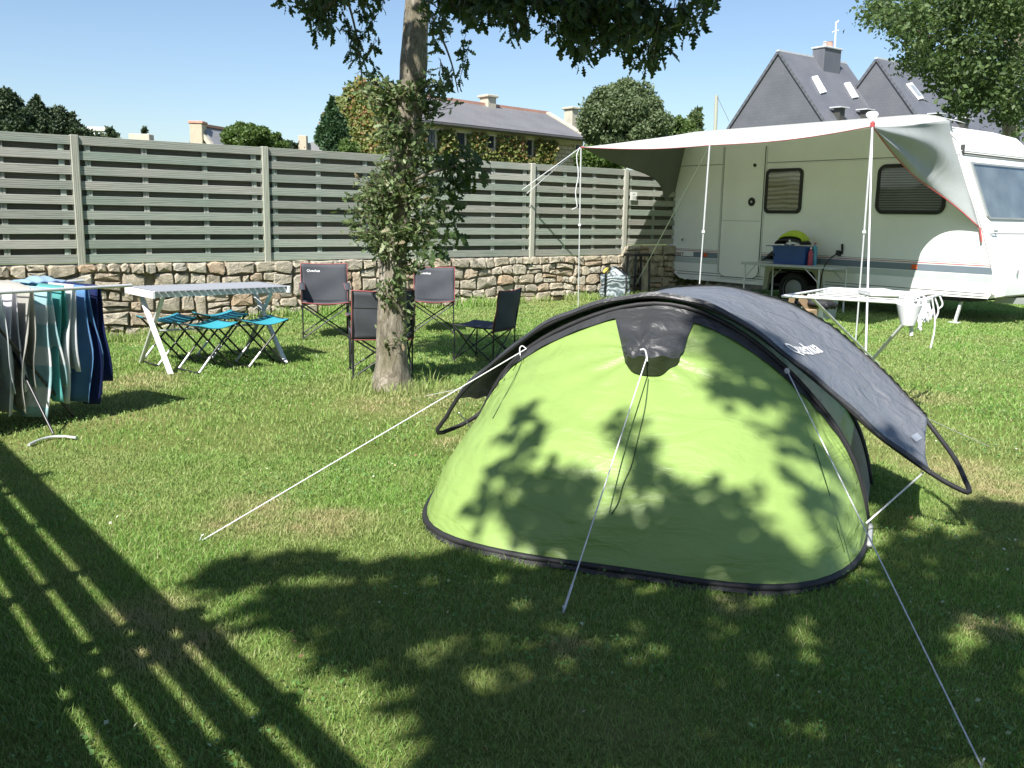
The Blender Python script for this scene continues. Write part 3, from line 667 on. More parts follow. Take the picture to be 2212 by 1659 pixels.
# cords
def cord(p0, p1, r=.0035, m='rope', sag=.0, nm='guy_rope', parent=tent, n=8):
    p0 = Vector(p0); p1 = Vector(p1); return MB().tube([p0.lerp(p1, i / n) + V(0, 0, -sag * math.sin(math.pi * i / n)) for i in range(n + 1)], r, 6).obj(nm, M[m], parent)
def peg(p, d, parent=tent):
    p = Vector(p); return MB().tube([p + V(0, 0, .0) - Vector(d) * .02, p + V(0, 0, .025), p + Vector(d) * .015 + V(0, 0, .028)], .003, 6).obj('peg', M['alu'], parent)
def neart(x, y): return uvat2(x, y)
def uvat2(x, y, off=.02):
    best = None
    for i in range(0, 121):
        for j in range(0, 41):
            t = i / 120; v = j / 80; P = near(t, v, off); q = P - C0; w = q.dot(_f); px = CX + q.dot(_X) / w * F; py = CY - q.dot(_Y) / w * F; d = (px - x) ** 2 + (py - y) ** 2
            if best is None or d < best[0]: best = (d, P)
    return best[1]
g1 = uvat2(1132, 749); s1 = gp(437, 1167)
cord(g1, s1, .0030); peg(s1, (.5, .2, 0)); MB().tube(smooth_pts([g1, g1 + V(-.025, 0, .02), g1 + V(-.04, 0, .0), g1 + V(-.03, -.01, -.05)], 2), .0035, 6).obj('rope_loop', M['rope'], tent)
h_b = hood(.5, 1.0); s2 = gp(1216, 1324); cord(h_b, s2, .0030); peg(s2, (0, .3, 0)); MB().tube(smooth_pts([h_b + V(-.035, 0, .035), h_b + V(-.01, 0, .04), h_b, h_b + V(0, -.01, -.02)], 2), .0045, 6).obj('rope_loop', M['rope'], tent)
sl2 = s2.lerp(h_b, .09); MB().tube([s2, sl2], .005, 6).obj('rope_slider', M['rope'], tent)
g3 = uvat2(1702, 797); s3 = gp(2122, 1659); cord(g3, s3, .0028); MB().lathe(g3 - V(0, 0, .015), [(.012, 0), (.016, .012), (.010, .028)], 8).obj('rope_knot', M['rope'], tent)
peg(s3, (.3, .2, 0))
cord(T(2.60, -.02, .30), T(2.36, .25, .09), .0045); cord(T(.10, -.02, .36), T(.33, .30, .10) if False else gp(1030, 940, .18), .004)
cord(T(RF[52].x, RF[52].y, RF[52].z), gp(2140, 966), .0018, 'rope'); cord(T(.18, -.3, .5), gp(917, 856), .003)
def surfcord(pts, r=.0028, m='cordgreen'):
    q = [uvat3(x, y) for x, y in pts]; return MB().tube(smooth_pts(q, 2), r, 5).obj('cord', M[m], tent)
def uvat3(x, y, off=.006):
    best = None
    for i in range(0, 161):
        for j in range(0, 81):
            t = i / 160; v = j / 80; P = near(t, v, off); q = P - C0; w = q.dot(_f); px = CX + q.dot(_X) / w * F; py = CY - q.dot(_Y) / w * F; d = (px - x) ** 2 + (py - y) ** 2
            if best is None or d < best[0]: best = (d, P)
    return best[1]
surfcord([(1399, 815), (1390, 880), (1380, 950), (1366, 1010), (1350, 1050), (1338, 1085), (1326, 1113)])
surfcord([(1135, 757), (1120, 800), (1095, 850), (1062, 905)], .002)
surfcord([(1757, 960), (1790, 1060), (1810, 1140), (1826, 1190)], .002)

# ------------------------------------------------------------------ caravan
CF = V(.61490, -.78861, 0)                     # along the caravan, towards its front
CW = FD                                         # across it, away from the lawn
CO = V(6.742, 13.876, 0) + FD * .15
def K(s, z, w=0.): return CO + CF * s + CW * w + V(0, 0, z)
def onK(x, y, w=0.): q = onpl(x, y, CO + CW * w, CW); d = q - CO; return d.dot(CF), q.z
car = thing('caravan', 'white touring caravan with grey and red side stripes, parked along the right side', 'caravan', K(-3, 0, 1.1))
WB = 2.25
prof = [(-5.62, .33), (-5.78, .36), (-6.04, .52), (-6.10, .62), (-6.11, 1.5), (-6.09, 2.6), (-6.04, 2.88), (-5.9, 3.01), (-5.7, 3.04), (-3, 3.07), (-1.5, 3.06), (-1.0, 3.02), (-.6, 2.90), (-.42, 2.74), (-.36, 2.55), (-.27, 2.35), (.02, 1.62), (.12, 1.38), (.27, .95), (.32, .80), (.33, .70), (.31, .47), (.27, .41)]
archp = [(-2.62, .36), (-2.64, .40), (-2.68, .56), (-2.76, .64), (-3.1, .67), (-3.5, .66), (-3.6, .62), (-3.66, .53), (-3.68, .33)]
full = prof + archp
b = MB(); n = len(full)
for w in (.0, WB): b.v += [tuple(K(s, z, w)) for s, z in full]
for i in range(n): b.f.append((i, (i + 1) % n, (i + 1) % n + n, i + n))
body = b.obj('body_shell', M['gelcoat'], car, smooth=25)
def sidewall(w, dw, nm):
    bb = MB(); bb.prism([K(s, z, w) for s, z in full], CW * dw); return bb.obj(nm, M['gelcoat'], car)
sidewall(-.002, -.010, 'side_wall'); sidewall(WB + .002, .01, 'side_wall')
MB().box(K(-3.15, .62, WB / 2), (1.02, .02, WB - .03), (CF, V(0, 0, 1), CW)).obj('wheel_box', M['dark'], car)
for (ss, ww) in ((-2.66, WB / 2), (-3.66, WB / 2)): MB().box(K(ss, .45, ww), (.02, .4, WB - .05), (CF, V(0, 0, 1), CW)).obj('wheel_box', M['dark'], car)
MB().box(K(-2.9, .36, WB / 2), (5.8, .05, WB - .1), (CF, V(0, 0, 1), CW)).obj('chassis', M['dark'], car)
MB().box(K(-3.15, .45, .55), (1.0, .6, .02), (CF, V(0, 0, 1), CW)).obj('wheel_box', M['dark'], car)
# edge trims
tr = MB(); ep = [K(s, z, -.014) for s, z in prof]; tr.tube(ep, .017, 6); tr.obj('edge_trim', M['alu_white'], car, smooth=50)
tr = MB(); tr.tube([p + CF * (-.03 if i < 8 else .022) for i, p in enumerate(ep[1:7])], .006, 5); tr.obj('edge_gasket', M['rubber'], car)
M['archtrim'] = simple('cream_wheel_arch', (.36, .37, .27), .5, .08, 5, 60, .05)
ar = [(-2.50, .34), (-2.55, .62), (-2.68, .75), (-3.1, .79), (-3.55, .77), (-3.72, .72), (-3.75, .26)]
inn = [(-2.62, .34), (-2.66, .56), (-2.76, .655), (-3.1, .68), (-3.5, .67), (-3.62, .60), (-3.66, .28)]
bb = MB(); k = len(ar); bb.v += [tuple(K(s, z, -.03)) for s, z in ar] + [tuple(K(s, z, -.03)) for s, z in inn] + [tuple(K(s, z, -.012)) for s, z in ar] + [tuple(K(s, z, .08)) for s, z in inn]
for i in range(k - 1): bb.f += [(i, i + 1, k + i + 1, k + i), (i, i + 1, 2 * k + i + 1, 2 * k + i), (k + i, k + i + 1, 3 * k + i + 1, 3 * k + i)]
bb.obj('wheel_arch', M['archtrim'], car, smooth=40)
wz = .30; ws = -3.15
def KX(c): return (CF, V(0, 0, 1), CW * -1)
wh = MB().lathe(K(ws, wz, .22), [(.12, 0), (.28, .0), (.305, .03), (.31, .10), (.305, .17), (.28, .20), (.225, .205), (.215, .17)], 32, KX(0)).obj('wheel', M['rubber'], car, smooth=40)
M['hub'] = simple('grey_hubcap', (.30, .32, .31), .45, .08, 8, 50, .05, metal=.3)
MB().lathe(K(ws, wz, .06), [(.225, 0), (.232, .012), (.222, .02), (.212, .012), (.205, .004)], 32, KX(0)).obj('rim', M['hub'], wh, smooth=40)
MB().lathe(K(ws, wz, .06), [(.175, 0), (.17, .012), (.12, .025), (.0, .03)], 28, KX(0)).obj('hubcap', M['hub'], wh, smooth=50)
# lower trim lines, stripes
def strip(s0, z0, s1, z1, h, m, nm, off=.0145, th=.004):
    return MB().prism([K(s0, z0, -off), K(s1, z1, -off), K(s1, z1 + h, -off), K(s0, z0 + h, -off)], CW * th).obj(nm, m if not isinstance(m, str) else M[m], car)
M['stripe_dark'] = simple('blue_grey_stripe', (.17, .21, .25), .4, .06, 3, 40, .02)
M['stripe_pale'] = simple('pale_grey_stripe', (.50, .55, .54), .4, .05, 3, 40, .02)
M['line_dark'] = simple('dark_seam', (.06, .06, .055), .6, .1, 3, 40, .05)
M['stripe_red'] = simple('thin_red_stripe', (.42, .07, .08), .5, .05, 3, 40, .02)
ds0, ds1 = -4.80, -3.88
for a, c in ((-6.08, ds0 - .03), (ds1 + .03, .295)):
    strip(a, .885, c, .885, .012, 'stripe_red', 'red_line'); strip(a, .915, c, .915, .006, 'line_dark', 'dark_line')
    strip(a if a > -5 else -5.45, .765, c if c < 0 else .30, .765, .105, 'stripe_dark' if a > -7 else '', 'side_stripe')
    strip(a, .655, c if c < 0 else .315, .655, .10, 'stripe_pale', 'side_stripe')
strip(-5.45, .765, -6.09, .765, .012, 'line_dark', 'dark_line')
for zz in (.475, .43):
    strip(-5.85, zz, -3.77, zz, .010, 'line_dark', 'dark_line'); strip(-2.48, zz, .27, zz, .010, 'line_dark', 'dark_line')
strip(-6.08, 2.505, ds0 - .03, 2.505, .010, 'line_dark', 'awning_rail_line'); strip(ds1 + .03, 2.505, -.34, 2.505, .010, 'line_dark', 'awning_rail_line'); strip(ds1 + .03, 2.485, -.34, 2.485, .008, 'alu', 'awning_rail')
M['orange'] = simple('orange_reflector', (.65, .10, .02), .3, .1, 10, 50, .05)
for ss in (onK(1525, 551)[0], onK(1977, 573)[0]): MB().bbox(K(ss, .82, -.022), (.09, .07, .02), .008, (CF, V(0, 0, 1), CW)).obj('side_reflector', M['orange'], car)
# name on the rear of the side stripe (worn lettering)
def sidew(x, y): return K(-6.03 + x, .78 + y, -.0155)
# door
def rrect(s0, z0, s1, z1, r, n=6):
    P = []
    for (cx, cz, a0) in ((s1 - r, z1 - r, 0), (s0 + r, z1 - r, 90), (s0 + r, z0 + r, 180), (s1 - r, z0 + r, 270)):
        for i in range(n + 1): a = math.radians(a0 + 90 * i / n); P.append((cx + r * math.cos(a), cz + r * math.sin(a)))
    return P
dpts = [(ds0 + .0, 2.82), (ds1, 2.80)] + [(ds1, .55)] + [(ds1 - .03, .49), (ds1 - .08, .455), (ds1 - .15, .44)] + [(ds0 + .15, .44), (ds0 + .08, .455), (ds0 + .03, .49), (ds0, .55)]
door = MB().prism([K(s, z, -.013) for s, z in dpts], CW * -.012).obj('door', M['gelcoat'], car)
for off_ in (.0, .045):
    q = [(s + (-off_ if s < (ds0 + ds1) / 2 else off_) * .8, z - (off_ * .7 if z < .6 else 0)) for s, z in dpts]; q = q[2:] + [q[0]]; q = [(q[0][0], 2.8)] + q
    MB().tube([K(s, z, -.022) for s, z in q], .007, 5).obj('door_seal', M['line_dark'] if off_ == 0 else M['alu'], door)
MB().box(K((ds0 + ds1) / 2, 1.48, -.027), (ds1 - ds0 - .04, .012, .004), (CF, V(0, 0, 1), CW)).obj('split_line', M['stripe_pale'], door)
hs_, hz_ = onK(1626, 436); MB().lathe(K(hs_, hz_, -.024), [(.075, 0), (.078, .012), (.06, .02), (.05, .012), (.03, .014), (.0, .016)], 20, KX(0)).obj('handle', M['rubber'], door, smooth=40)
MB().lathe(K(hs_, hz_, -.038), [(.02, 0), (.018, .008), (0, .01)], 12, KX(0)).obj('key_plate', M['alu'], door)
hs_, hz_ = onK(1633, 357); MB().lathe(K(hs_, hz_, -.024), [(.03, 0), (.03, .02), (.0, .022)], 14, KX(0)).obj('door_stay', M['rubber'], door)
# windows with blinds
def blindmat(name, c1, c2, sc, dist, wavy):
    m, nt, bs, out = newmat(name); co = coords(nt, 'World'); w = nd(nt, 'ShaderNodeTexWave', bands_direction='Z', wave_profile='SIN', ins={'Scale': sc, 'Distortion': dist, 'Detail': 2, 'Detail Scale': .35}); nt.links.new(co, w.inputs[0])
    nt.links.new(ramp(nt, w.outputs['Fac'], [(.25, c2), (.6, c1)]), bs.inputs['Base Color']); bs.inputs['Roughness'].default_value = .6; return m
M['blind1'] = blindmat('pleated_beige_blind', (.62, .54, .40), (.34, .28, .19), 4.2, 5, 1)
M['blind2'] = blindmat('slatted_grey_blind', (.27, .265, .23), (.06, .06, .055), 8, 1.2, 1)
def glassmat():
    m, nt, bs, out = newmat('acrylic_window'); g = nd(nt, 'ShaderNodeBsdfGlossy', ins={'Roughness': .06}); g.inputs[0].default_value = (.9, .95, 1, 1); t = nd(nt, 'ShaderNodeBsdfTransparent'); t.inputs[0].default_value = (.86, .87, .86, 1)
    lw = nd(nt, 'ShaderNodeLayerWeight', ins={'Blend': .5}); pw = nd(nt, 'ShaderNodeMath', operation='POWER', ins={1: 3.0}); nt.links.new(lw.outputs['Facing'], pw.inputs[0]); fr = nd(nt, 'ShaderNodeMath', operation='MULTIPLY_ADD', ins={1: .6, 2: .04}); nt.links.new(pw.outputs[0], fr.inputs[0]); mx = nd(nt, 'ShaderNodeMixShader'); nt.links.new(fr.outputs[0], mx.inputs[0]); nt.links.new(t.outputs[0], mx.inputs[1]); nt.links.new(g.outputs[0], mx.inputs[2]); nt.links.new(mx.outputs[0], out.inputs[0])
    co = coords(nt, 'World'); bp = nd(nt, 'ShaderNodeBump', ins={'Strength': .12, 'Distance': .03}); nt.links.new(noise(nt, co, 2.2, 2), bp.inputs['Height']); nt.links.new(bp.outputs[0], g.inputs['Normal']); return m
M['acrylic'] = glassmat()
def window(s0, z0, s1, z1, blind, r=.10):
    fo = rrect(s0, z0, s1, z1, r); fi = rrect(s0 + .055, z0 + .055, s1 - .055, z1 - .055, r * .6); n = len(fo); bb = MB()
    for ring, w in ((fo, -.014), (fo, -.035), (fi, -.038), (fi, -.014)): bb.v += [tuple(K(s, z, w)) for s, z in ring]
    for j in range(3):
        for i in range(n): a = j * n + i; c = j * n + (i + 1) % n; bb.f.append((a, c, c + n, a + n))
    w_ = bb.obj('window', M['rubber'], car, smooth=40)
    MB().prism([K(s, z, -.015) for s, z in fi], CW * -.003).obj('blind', M[blind], w_)
    MB().prism([K(s, z, -.034) for s, z in rrect(s0 + .03, z0 + .03, s1 - .03, z1 - .03, r * .8)], CW * .003).obj('pane', M['acrylic'], w_)
    return w_
window(-3.84, 1.62, -3.06, 2.40, 'blind1'); window(-1.66, 1.63, -.50, 2.41, 'blind2', .14)
# front face items: window, rail, handle, lower locker
def FR(w, t):
    """point on the front face between roof (t=0) and waist (t=1)"""
    return K(lerp(-.31, .05, t), lerp(2.44, 1.545, t), w)
fn_ = (FR(0, 1) - FR(0, 0)).normalized(); fo_ = CW.cross(fn_).normalized()
if fo_.dot(CF) < 0: fo_ = -fo_
bb = MB(); P = [(.17, .04), (2.08, .04), (2.08, .98), (.27, .98), (.20, .93)]; Q = [(.22, .075), (2.03, .075), (2.03, .95), (.30, .95), (.245, .90)]; k = 5
fw = MB(); fw.v += [tuple(FR(w, t) + fo_ * .03) for w, t in P] + [tuple(FR(w, t) + fo_ * .032) for w, t in Q] + [tuple(FR(w, t) + fo_ * .0) for w, t in P]
for i in range(k): j = (i + 1) % k; fw.f += [(i, j, k + j, k + i), (i, j, 2 * k + j, 2 * k + i)]
fwin = fw.obj('window', M['hub'], car)
MB().prism([FR(w, t) + fo_ * .006 for w, t in Q], fo_ * .003).obj('blind', simple('grey_curtain', (.30, .34, .35), .8, .35, 2.0, 20, .2), fwin)
MB().prism([FR(w, t) + fo_ * .026 for w, t in Q], fo_ * .003).obj('pane', M['acrylic'], fwin)
MB().tube([K(-.33, 2.535, -.01), K(-.33, 2.53, WB)], .012, 6).obj('front_rail', M['line_dark'], car); MB().tube([K(-.345, 2.57, -.01), K(-.345, 2.57, WB)], .010, 6).obj('front_rail', M['alu'], car)
MB().box(K(-.34, 2.60, .02), (.05, .12, .03), (CF, V(0, 0, 1), CW)).obj('rail_clip', M['line_dark'], car)
hp = K(.115, 1.39, .22); MB().tube([hp + CW * -.09 + CF * .02, hp + CF * .06 + CW * -.07 + V(0, 0, .015), hp + CF * .06 + CW * .07 + V(0, 0, .01), hp + CW * .09 + CF * .02], .014, 6).obj('grab_handle', M['hub'], car, smooth=50)
MB().tube([K(.13, 1.36, .2), K(.13, 1.36, WB)], .006, 5).obj('locker_seam', M['line_dark'], car)
lk = MB().prism([K(s, z, .16) for s, z in ((.16, 1.30), (.40, 1.05), (.46, .75), (.44, .46), (.28, .42))], CW * (WB - .32)).obj('front_locker', M['gelcoat'], car, smooth=35)
MB().bbox(K(.475, .80, .42), (.02, .07, .03), .005, (CF, V(0, 0, 1), CW)).obj('locker_catch', M['hub'], lk)
for zz in (.68, .74, .86): MB().tube([K(.47, zz, .75), K(.47, zz, WB - .2)], .004, 4).obj('locker_rib', M['stripe_pale'], lk)
# roof fittings
rv_ = onpl(1883, 262, CO + CW * .35, CW)
ms_, _z = onK(1883, 262, .5); MB().lathe(K(ms_, 3.02, .5), [(.065, 0), (.065, .19), (.08, .20), (.10, .225), (.10, .25), (.08, .28), (.02, .29)], 16).obj('roof_vent', M['gelcoat'], car, smooth=45)
ms_, _z = onK(2005, 262, .6); MB().lathe(K(ms_, 2.98, .6), [(.20, 0), (.24, .05), (.22, .10), (.12, .135), (.02, .14)], 20).obj('roof_dome', M['gelcoat'], car, smooth=45)
# steady legs, jockey bits
for (x, w) in ((-.18, .12), (-5.2, .15)):
    MB().beam(K(x, .40, w + .05), K(x + .0, .02, w - .12), .05, .035, CF, .004).obj('steady_leg', M['alu'], car); MB().beam(K(x, .39, w + .05), K(x - .35, .36, w + .05), .05, .03, CW, .004).obj('steady_bracket', M['alu'], car)
    MB().bbox(K(x, .012, w - .13), (.16, .02, .12), .004, (CF, V(0, 0, 1), CW)).obj('steady_foot', M['alu'], car)
for w in (.5, 1.7): MB().beam(K(.15, .36, w), K(1.4, .38, WB / 2), .06, .09, V(0, 0, 1)).obj('drawbar', M['hub'], car)

# ------------------------------------------------------------------ awning (sun canopy)
M['canvas'] = fabric('white_canopy_canvas', (.82, .82, .80), .75, .46, .25, 1.4, .2, tcol=(.60, .62, .56))
M['canvas_grey'] = fabric('grey_canopy_canvas', (.42, .45, .44), .75, .30, .5, 1.6, .2, tcol=(.5, .52, .50))
M['canvas_dark'] = fabric('dark_grey_canopy_canvas', (.17, .18, .16), .75, .06, .35, 1.6, .2)
aw = thing('sun_canopy', 'white sun canopy stretched on three poles from the side of the caravan', 'awning', K(-2.5, 0, -3.2))
PL = K(-4.84, 2.62, -3.58); PR = K(.30, 2.64, -3.47)
pmx = onpl(1533, 314, PL, (PR - PL).cross(V(0, 0, 1)).normalized()); tm = (pmx - PL).dot(PR - PL) / (PR - PL).length_squared
print('mid pole', pmx, tm)
def frontedge(t):
    z = (1 - t) * PL.z + t * PR.z
    # drops a little to the middle pole, sags between the poles
    z += (pmx.z - lerp(PL.z, PR.z, tm)) * (1 - abs(t - tm) / (tm if t < tm else 1 - tm))
    q = (t / tm if t < tm else (t - tm) / (1 - tm)); z -= .035 * math.sin(math.pi * q); p = PL.lerp(PR, t); p.z = z; return p + CW * (.10 * math.sin(math.pi * q))
def backedge(t): s = lerp(-5.76, -.62, t); z = 3.15 if s < -1.2 else 3.15 - (s + 1.2) ** 2 * .35; return K(s, z, .10)
def canopy(t, v): p = frontedge(t).lerp(backedge(t), v); return p + V(0, 0, -.03 * math.sin(math.pi * v) * (1 - .3 * v) + .012 * math.sin(t * 30 + v * 4) * math.sin(math.pi * v))
MB().grid(canopy, 70, 24).obj('canopy', M['canvas'], aw, smooth=True, thick=.003)
MB().grid(lambda u, v: backedge(u) + CW * (.02 + .5 * v) + V(0, 0, .012 - .02 * v), 40, 3).obj('roof_strip', M['canvas'], aw, smooth=True)
MB().tube([frontedge(i / 60) for i in range(61)], .006, 6).obj('edge_piping', M['pinkred'], aw, smooth=True)
Wl = K(-6.12, 1.52, -.05)
def bez(a, c, b, t): return a * (1 - t) ** 2 + c * (2 * t * (1 - t)) + b * t * t
R0 = backedge(0); R1 = backedge(1)
def edgecurve(a, pts, b):
    q = [a] + [K(*onK(x, y, w), w) for x, y, w in pts] + [b]; return smooth_list(plerp(q, 40), 8)
ECL = edgecurve(PL, [(1300, 341, -2.7), (1336, 357, -2.15), (1375, 369, -1.48), (1400, 378, -1.03), (1431, 399, -.46), (1435, 434, -.32), (1443, 458, -.15)], Wl)
def fl(u, v): a = canopy(0, u); c = ECL[int(round(u * 40))]; q = a.lerp(c, v); return q + CF * (-.05 * math.sin(math.pi * v) * math.sin(math.pi * u))
MB().grid(fl, 40, 16).obj('side_flap', M['canvas_dark'], aw, smooth=True, thick=.003)
Wr = K(.07, 1.44, -.05)
ECR = edgecurve(PR, [(1915, 315, -2.9), (1940, 345, -2.15), (1973, 380, -1.3), (2000, 400, -.68), (2045, 430, -.34), (2080, 458, -.2)], Wr)
def fr_(u, v):
    a = canopy(1, u); c = ECR[int(round(u * 40))]; q = a.lerp(c, v); fold = .07 * math.sin(math.pi * v) * math.sin(math.pi * u) + .05 * math.sin(v * 10 - u * 3) * math.sin(math.pi * u) ** .8 * math.sin(math.pi * v) ** .5
    return q + CF * fold + V(0, 0, -.02 * math.sin(math.pi * v))
MB().grid(fr_, 40, 30).obj('side_flap', M['canvas_grey'], aw, smooth=True, thick=.003)
MB().tube([fr_(i / 40, 1) for i in range(41)], .009, 6).obj('flap_piping', M['redtrim'], aw, smooth=True)
MB().tube([Wr, Wr + V(0, 0, -.2) + CF * .05], .014, 6).obj('strap', M['redtrim'], aw)
MB().tube([Wl, Wl + V(0, 0, -.25) + CF * -.02], .012, 6).obj('strap', M['rubber'], aw)
def pole(top, foot, m='alu', r=.013):
    top = Vector(top); foot = Vector(foot); j = foot.lerp(top, .52)
    p = MB().tube([foot, j], r * .8, 8).tube([j, top], r, 8).obj('pole', M[m], aw, smooth=50); MB().lathe(j - V(0, 0, .02), [(.016, 0), (.024, .01), (.024, .035), (.014, .045)], 8).obj('clamp', M['alu_white'], p); return p
pole(PL, gp(1249, 662)); pole(PR, gp(1848, 740)); pmf = V(pmx.x - .05, pmx.y, 0); pole(pmx, pmf)
MB().lathe(PR + V(0, 0, -.01), [(.03, 0), (.03, .05), (.01, .07)], 8).obj('pole_cap', M['redtrim'], aw)
gr_ = onpl(1870, 770, V(0, 9.3, 0), V(0, 1, 0)); st_ = PR + (gr_ - PR) * (PR.z / (PR.z - gr_.z)) ; MB().tube([PR, st_], .010, 6).obj('guy_strap', M['alu_white'], aw)
q_ = onpl(1436, 470, PL + CF * 2, CF) ; MB().tube([pmx, gp(1360, 640)], .008, 6).obj('guy_rope', M['rope'], aw)
for (x, y) in ((1128, 410), (1138, 418)):
    d = ray(x, y); e_ = onpl(x, y, fpt(0, .14, 0), FN); MB().tube([PL, e_], .007, 6).obj('guy_rope', M['rope'], aw)
MB().tube([PL + V(-.02, 0, 0)] + [PL + V(-.05 - .02 * math.sin(i * 1.3), 0, -.12 * i) for i in range(1, 9)] + [PL + V(-.12, 0, -1.0)], .008, 6).obj('loose_cord', M['rope'], aw)
MB().tube([PL, PL.lerp(frontedge(.012), 1)], .014, 6).obj('corner_patch', M['redtrim'], aw)
# ------------------------------------------------------------------ things in front of the caravan
z0 = .765
a0 = gp(1597, 566, z0); a1 = gp(1796, 578, z0); cu_ = CF; Lt = (a1 - a0).dot(CF); tn_ = CW
ct = thing('camping_table', 'grey folding camping table against the caravan side, over the wheel', 'table', a0 + CF * (Lt / 2) - V(0, 0, z0))
Wt = .55
def ctp(a, w, z): return a0 + CF * a + CW * w + V(0, 0, z - z0)
M['tabletop'] = simple('grey_table_top', (.42, .45, .46), .4, .06, 6, 60, .05)
pp = []
for (cx_, cy_, aa) in ((Lt - .08, Wt - .08, 0), (.08, Wt - .08, 90), (.08, .08, 180), (Lt - .08, .08, 270)):
    for i in range(5): an = math.radians(aa + 22.5 * i); pp.append(ctp(cx_ + .08 * math.cos(an), cy_ + .08 * math.sin(an), z0 - .035))
MB().prism(pp, V(0, 0, .035)).obj('table_top', M['tabletop'], ct, smooth=30)
for (a, w) in ((.10, .04), (Lt - .22, .04), (.35, Wt - .04), (Lt - .03, Wt - .04)):
    MB().tube([ctp(a, w, 0), ctp(a, w, z0 - .03)], .016, 8).obj('leg', M['alu'], ct, smooth=50)
    MB().tube([ctp(a + (.22 if a < Lt / 2 else -.28), w, z0 - .04), ctp(a, w, z0 - .27)], .009, 6).obj('brace', M['alu'], ct)
def onT2(x, y, w, z=None): q = onpl(x, y, a0 + CW * w, CW); d = q - a0; return d.dot(CF), q.z
# blue crate
c0, _ = onT2(1667, 560, .15); c1, _ = onT2(1737, 560, .15); _, ch = onT2(1700, 533, .15); ch = max(.2, ch - z0); cl = c1 - c0
M['bluecrate'] = simple('blue_plastic', (.018, .065, .23), .4, .08, 5, 60, .05)
cr = thing('crate', 'blue plastic crate full of bathing things on the grey camping table', 'crate', ctp((c0 + c1) / 2, .32, z0))
bb = MB(); o_ = [(c0, .16), (c1, .16), (c1, .48), (c0, .48)]; 
for k_, (dz, g_) in enumerate(((.003, .02), (ch, 0), (ch, .012), (.02, .03))):
    for (a, w) in o_: bb.v.append(tuple(ctp(a + (g_ if a == c0 else -g_), w + (g_ if w < .3 else -g_), z0 + dz)))
for k_ in range(3):
    for i in range(4): j = (i + 1) % 4; bb.f.append((k_ * 4 + i, k_ * 4 + j, k_ * 4 + 4 + j, k_ * 4 + 4 + i))
bb.f += [(0, 1, 2, 3), (12, 13, 14, 15)]; bb.obj('crate_body', M['bluecrate'], cr)
rr = MB()
for i in range(4): (p, q), (p2, q2) = o_[i], o_[(i + 1) % 4]; rr.beam(ctp(p, q, z0 + ch), ctp(p2, q2, z0 + ch), .035, .02)
rr.obj('crate_rim', M['bluecrate'], cr)
MB().box(ctp(c0 - .07, .3, z0 + ch + .005), (.14, .3, .012), (CF, CW, V(0, 0, 1))).obj('crate_lid', M['bluecrate'], cr)
cl_ = MB().grid(lambda u, v: ctp(lerp(c0 + .04, c1 - .25, u), lerp(.2, .44, v), z0 + ch - .03 + .07 * math.sin(math.pi * u) * math.sin(math.pi * v) + .02 * math.sin(u * 14 + v * 8)), 16, 12).obj('cloth', towelmat('pale_blue_cloth', (.55, .66, .75)), None, smooth=True)
tag(cl_, 'pale blue cloth bulging out of the blue crate', 'cloth')
# helmet
h0, hz0 = onT2(1716, 522, .3)
hc = ctp(h0, .3, z0 + ch + .03)
M['lime'] = simple('lime_plastic', (.38, .50, .02), .35, .06, 6, 60, .05); M['blackpl'] = simple('black_foam', (.015, .015, .018), .6, .2, 8, 90, .2)
hel = thing('helmet', 'lime green and black cycle helmet lying on top of the blue crate', 'helmet', hc)
MB().grid(lambda u, v: hc + V(0, 0, .04) + CF * (.24 * math.cos(math.pi * u) * (1 - .15 * v)) + CW * (.13 * (2 * v - 1)) + V(0, 0, (.17 * math.sin(math.pi * u) ** .8) * math.sqrt(max(0.02, 1 - (2 * v - 1) ** 2 * .8)) + .03), 24, 14).obj('shell', M['lime'], hel, smooth=True, thick=.015)
MB().grid(lambda u, v: hc + CF * (.255 * math.cos(math.pi * u) - .03) + CW * (.145 * (2 * v - 1)) + V(0, 0, (.13 * math.sin(math.pi * u) ** .7) * math.sqrt(max(0.02, 1 - (2 * v - 1) ** 2 * .8)) + .01), 20, 12).obj('liner', M['blackpl'], hel, smooth=True, thick=.03)
MB().lathe(hc + V(0, 0, .07) - CW * .16 + CF * .02, [(.022, 0), (.018, .008), (0, .01)], 10, KX(0)).obj('buckle', M['white'], hel)
bk = MB().grid(lambda u, v: ctp(c0 - .20 + .24 * u, .14 + .34 * v, z0 + .005 + (.24 * math.sin(math.pi * (.08 + u * .5))) * math.sin(math.pi * (.1 + .8 * v)) ** .5), 14, 12).obj('bag', M['blackpl'], None, smooth=True, thick=.01)
tag(bk, 'black soft bag standing left of the blue crate on the table', 'bag')
M['watbottle'] = simple('blue_clear_plastic', (.08, .30, .42), .2, .1, 5, 60, .1); M['redbottle'] = simple('pink_red_plastic', (.40, .05, .09), .35, .1, 5, 60, .1)
for (x, col, hh, lb, w, rr_) in ((1747, 'redbottle', .30, 'pink-red plastic bottle squeezed beside the right end of the blue crate', .25, .04), (1757, 'watbottle', .38, 'blue water bottle with a cap, right of the blue crate', .36, .045)):
    s_, _ = onT2(x, 550, w); p = ctp(max(s_, c1 + .05), w, z0); bt = thing('bottle', lb, 'bottle', p)
    MB().lathe(p, [(rr_ * .9, 0), (rr_, .02), (rr_, hh * .35), (rr_ * .93, hh * .4), (rr_, hh * .45), (rr_, hh * .7), (rr_ * .4, hh * .88), (rr_ * .35, hh * .93)], 16).obj('bottle_body', M[col], bt, smooth=40)
    MB().lathe(p + V(0, 0, hh * .92), [(rr_ * .42, 0), (rr_ * .42, hh * .08)], 12).obj('cap', M['redtrim' if col != 'redbottle' else 'white'], bt)
sk = K(onK(1815, 548)[0], onK(1815, 548)[1], -.06)
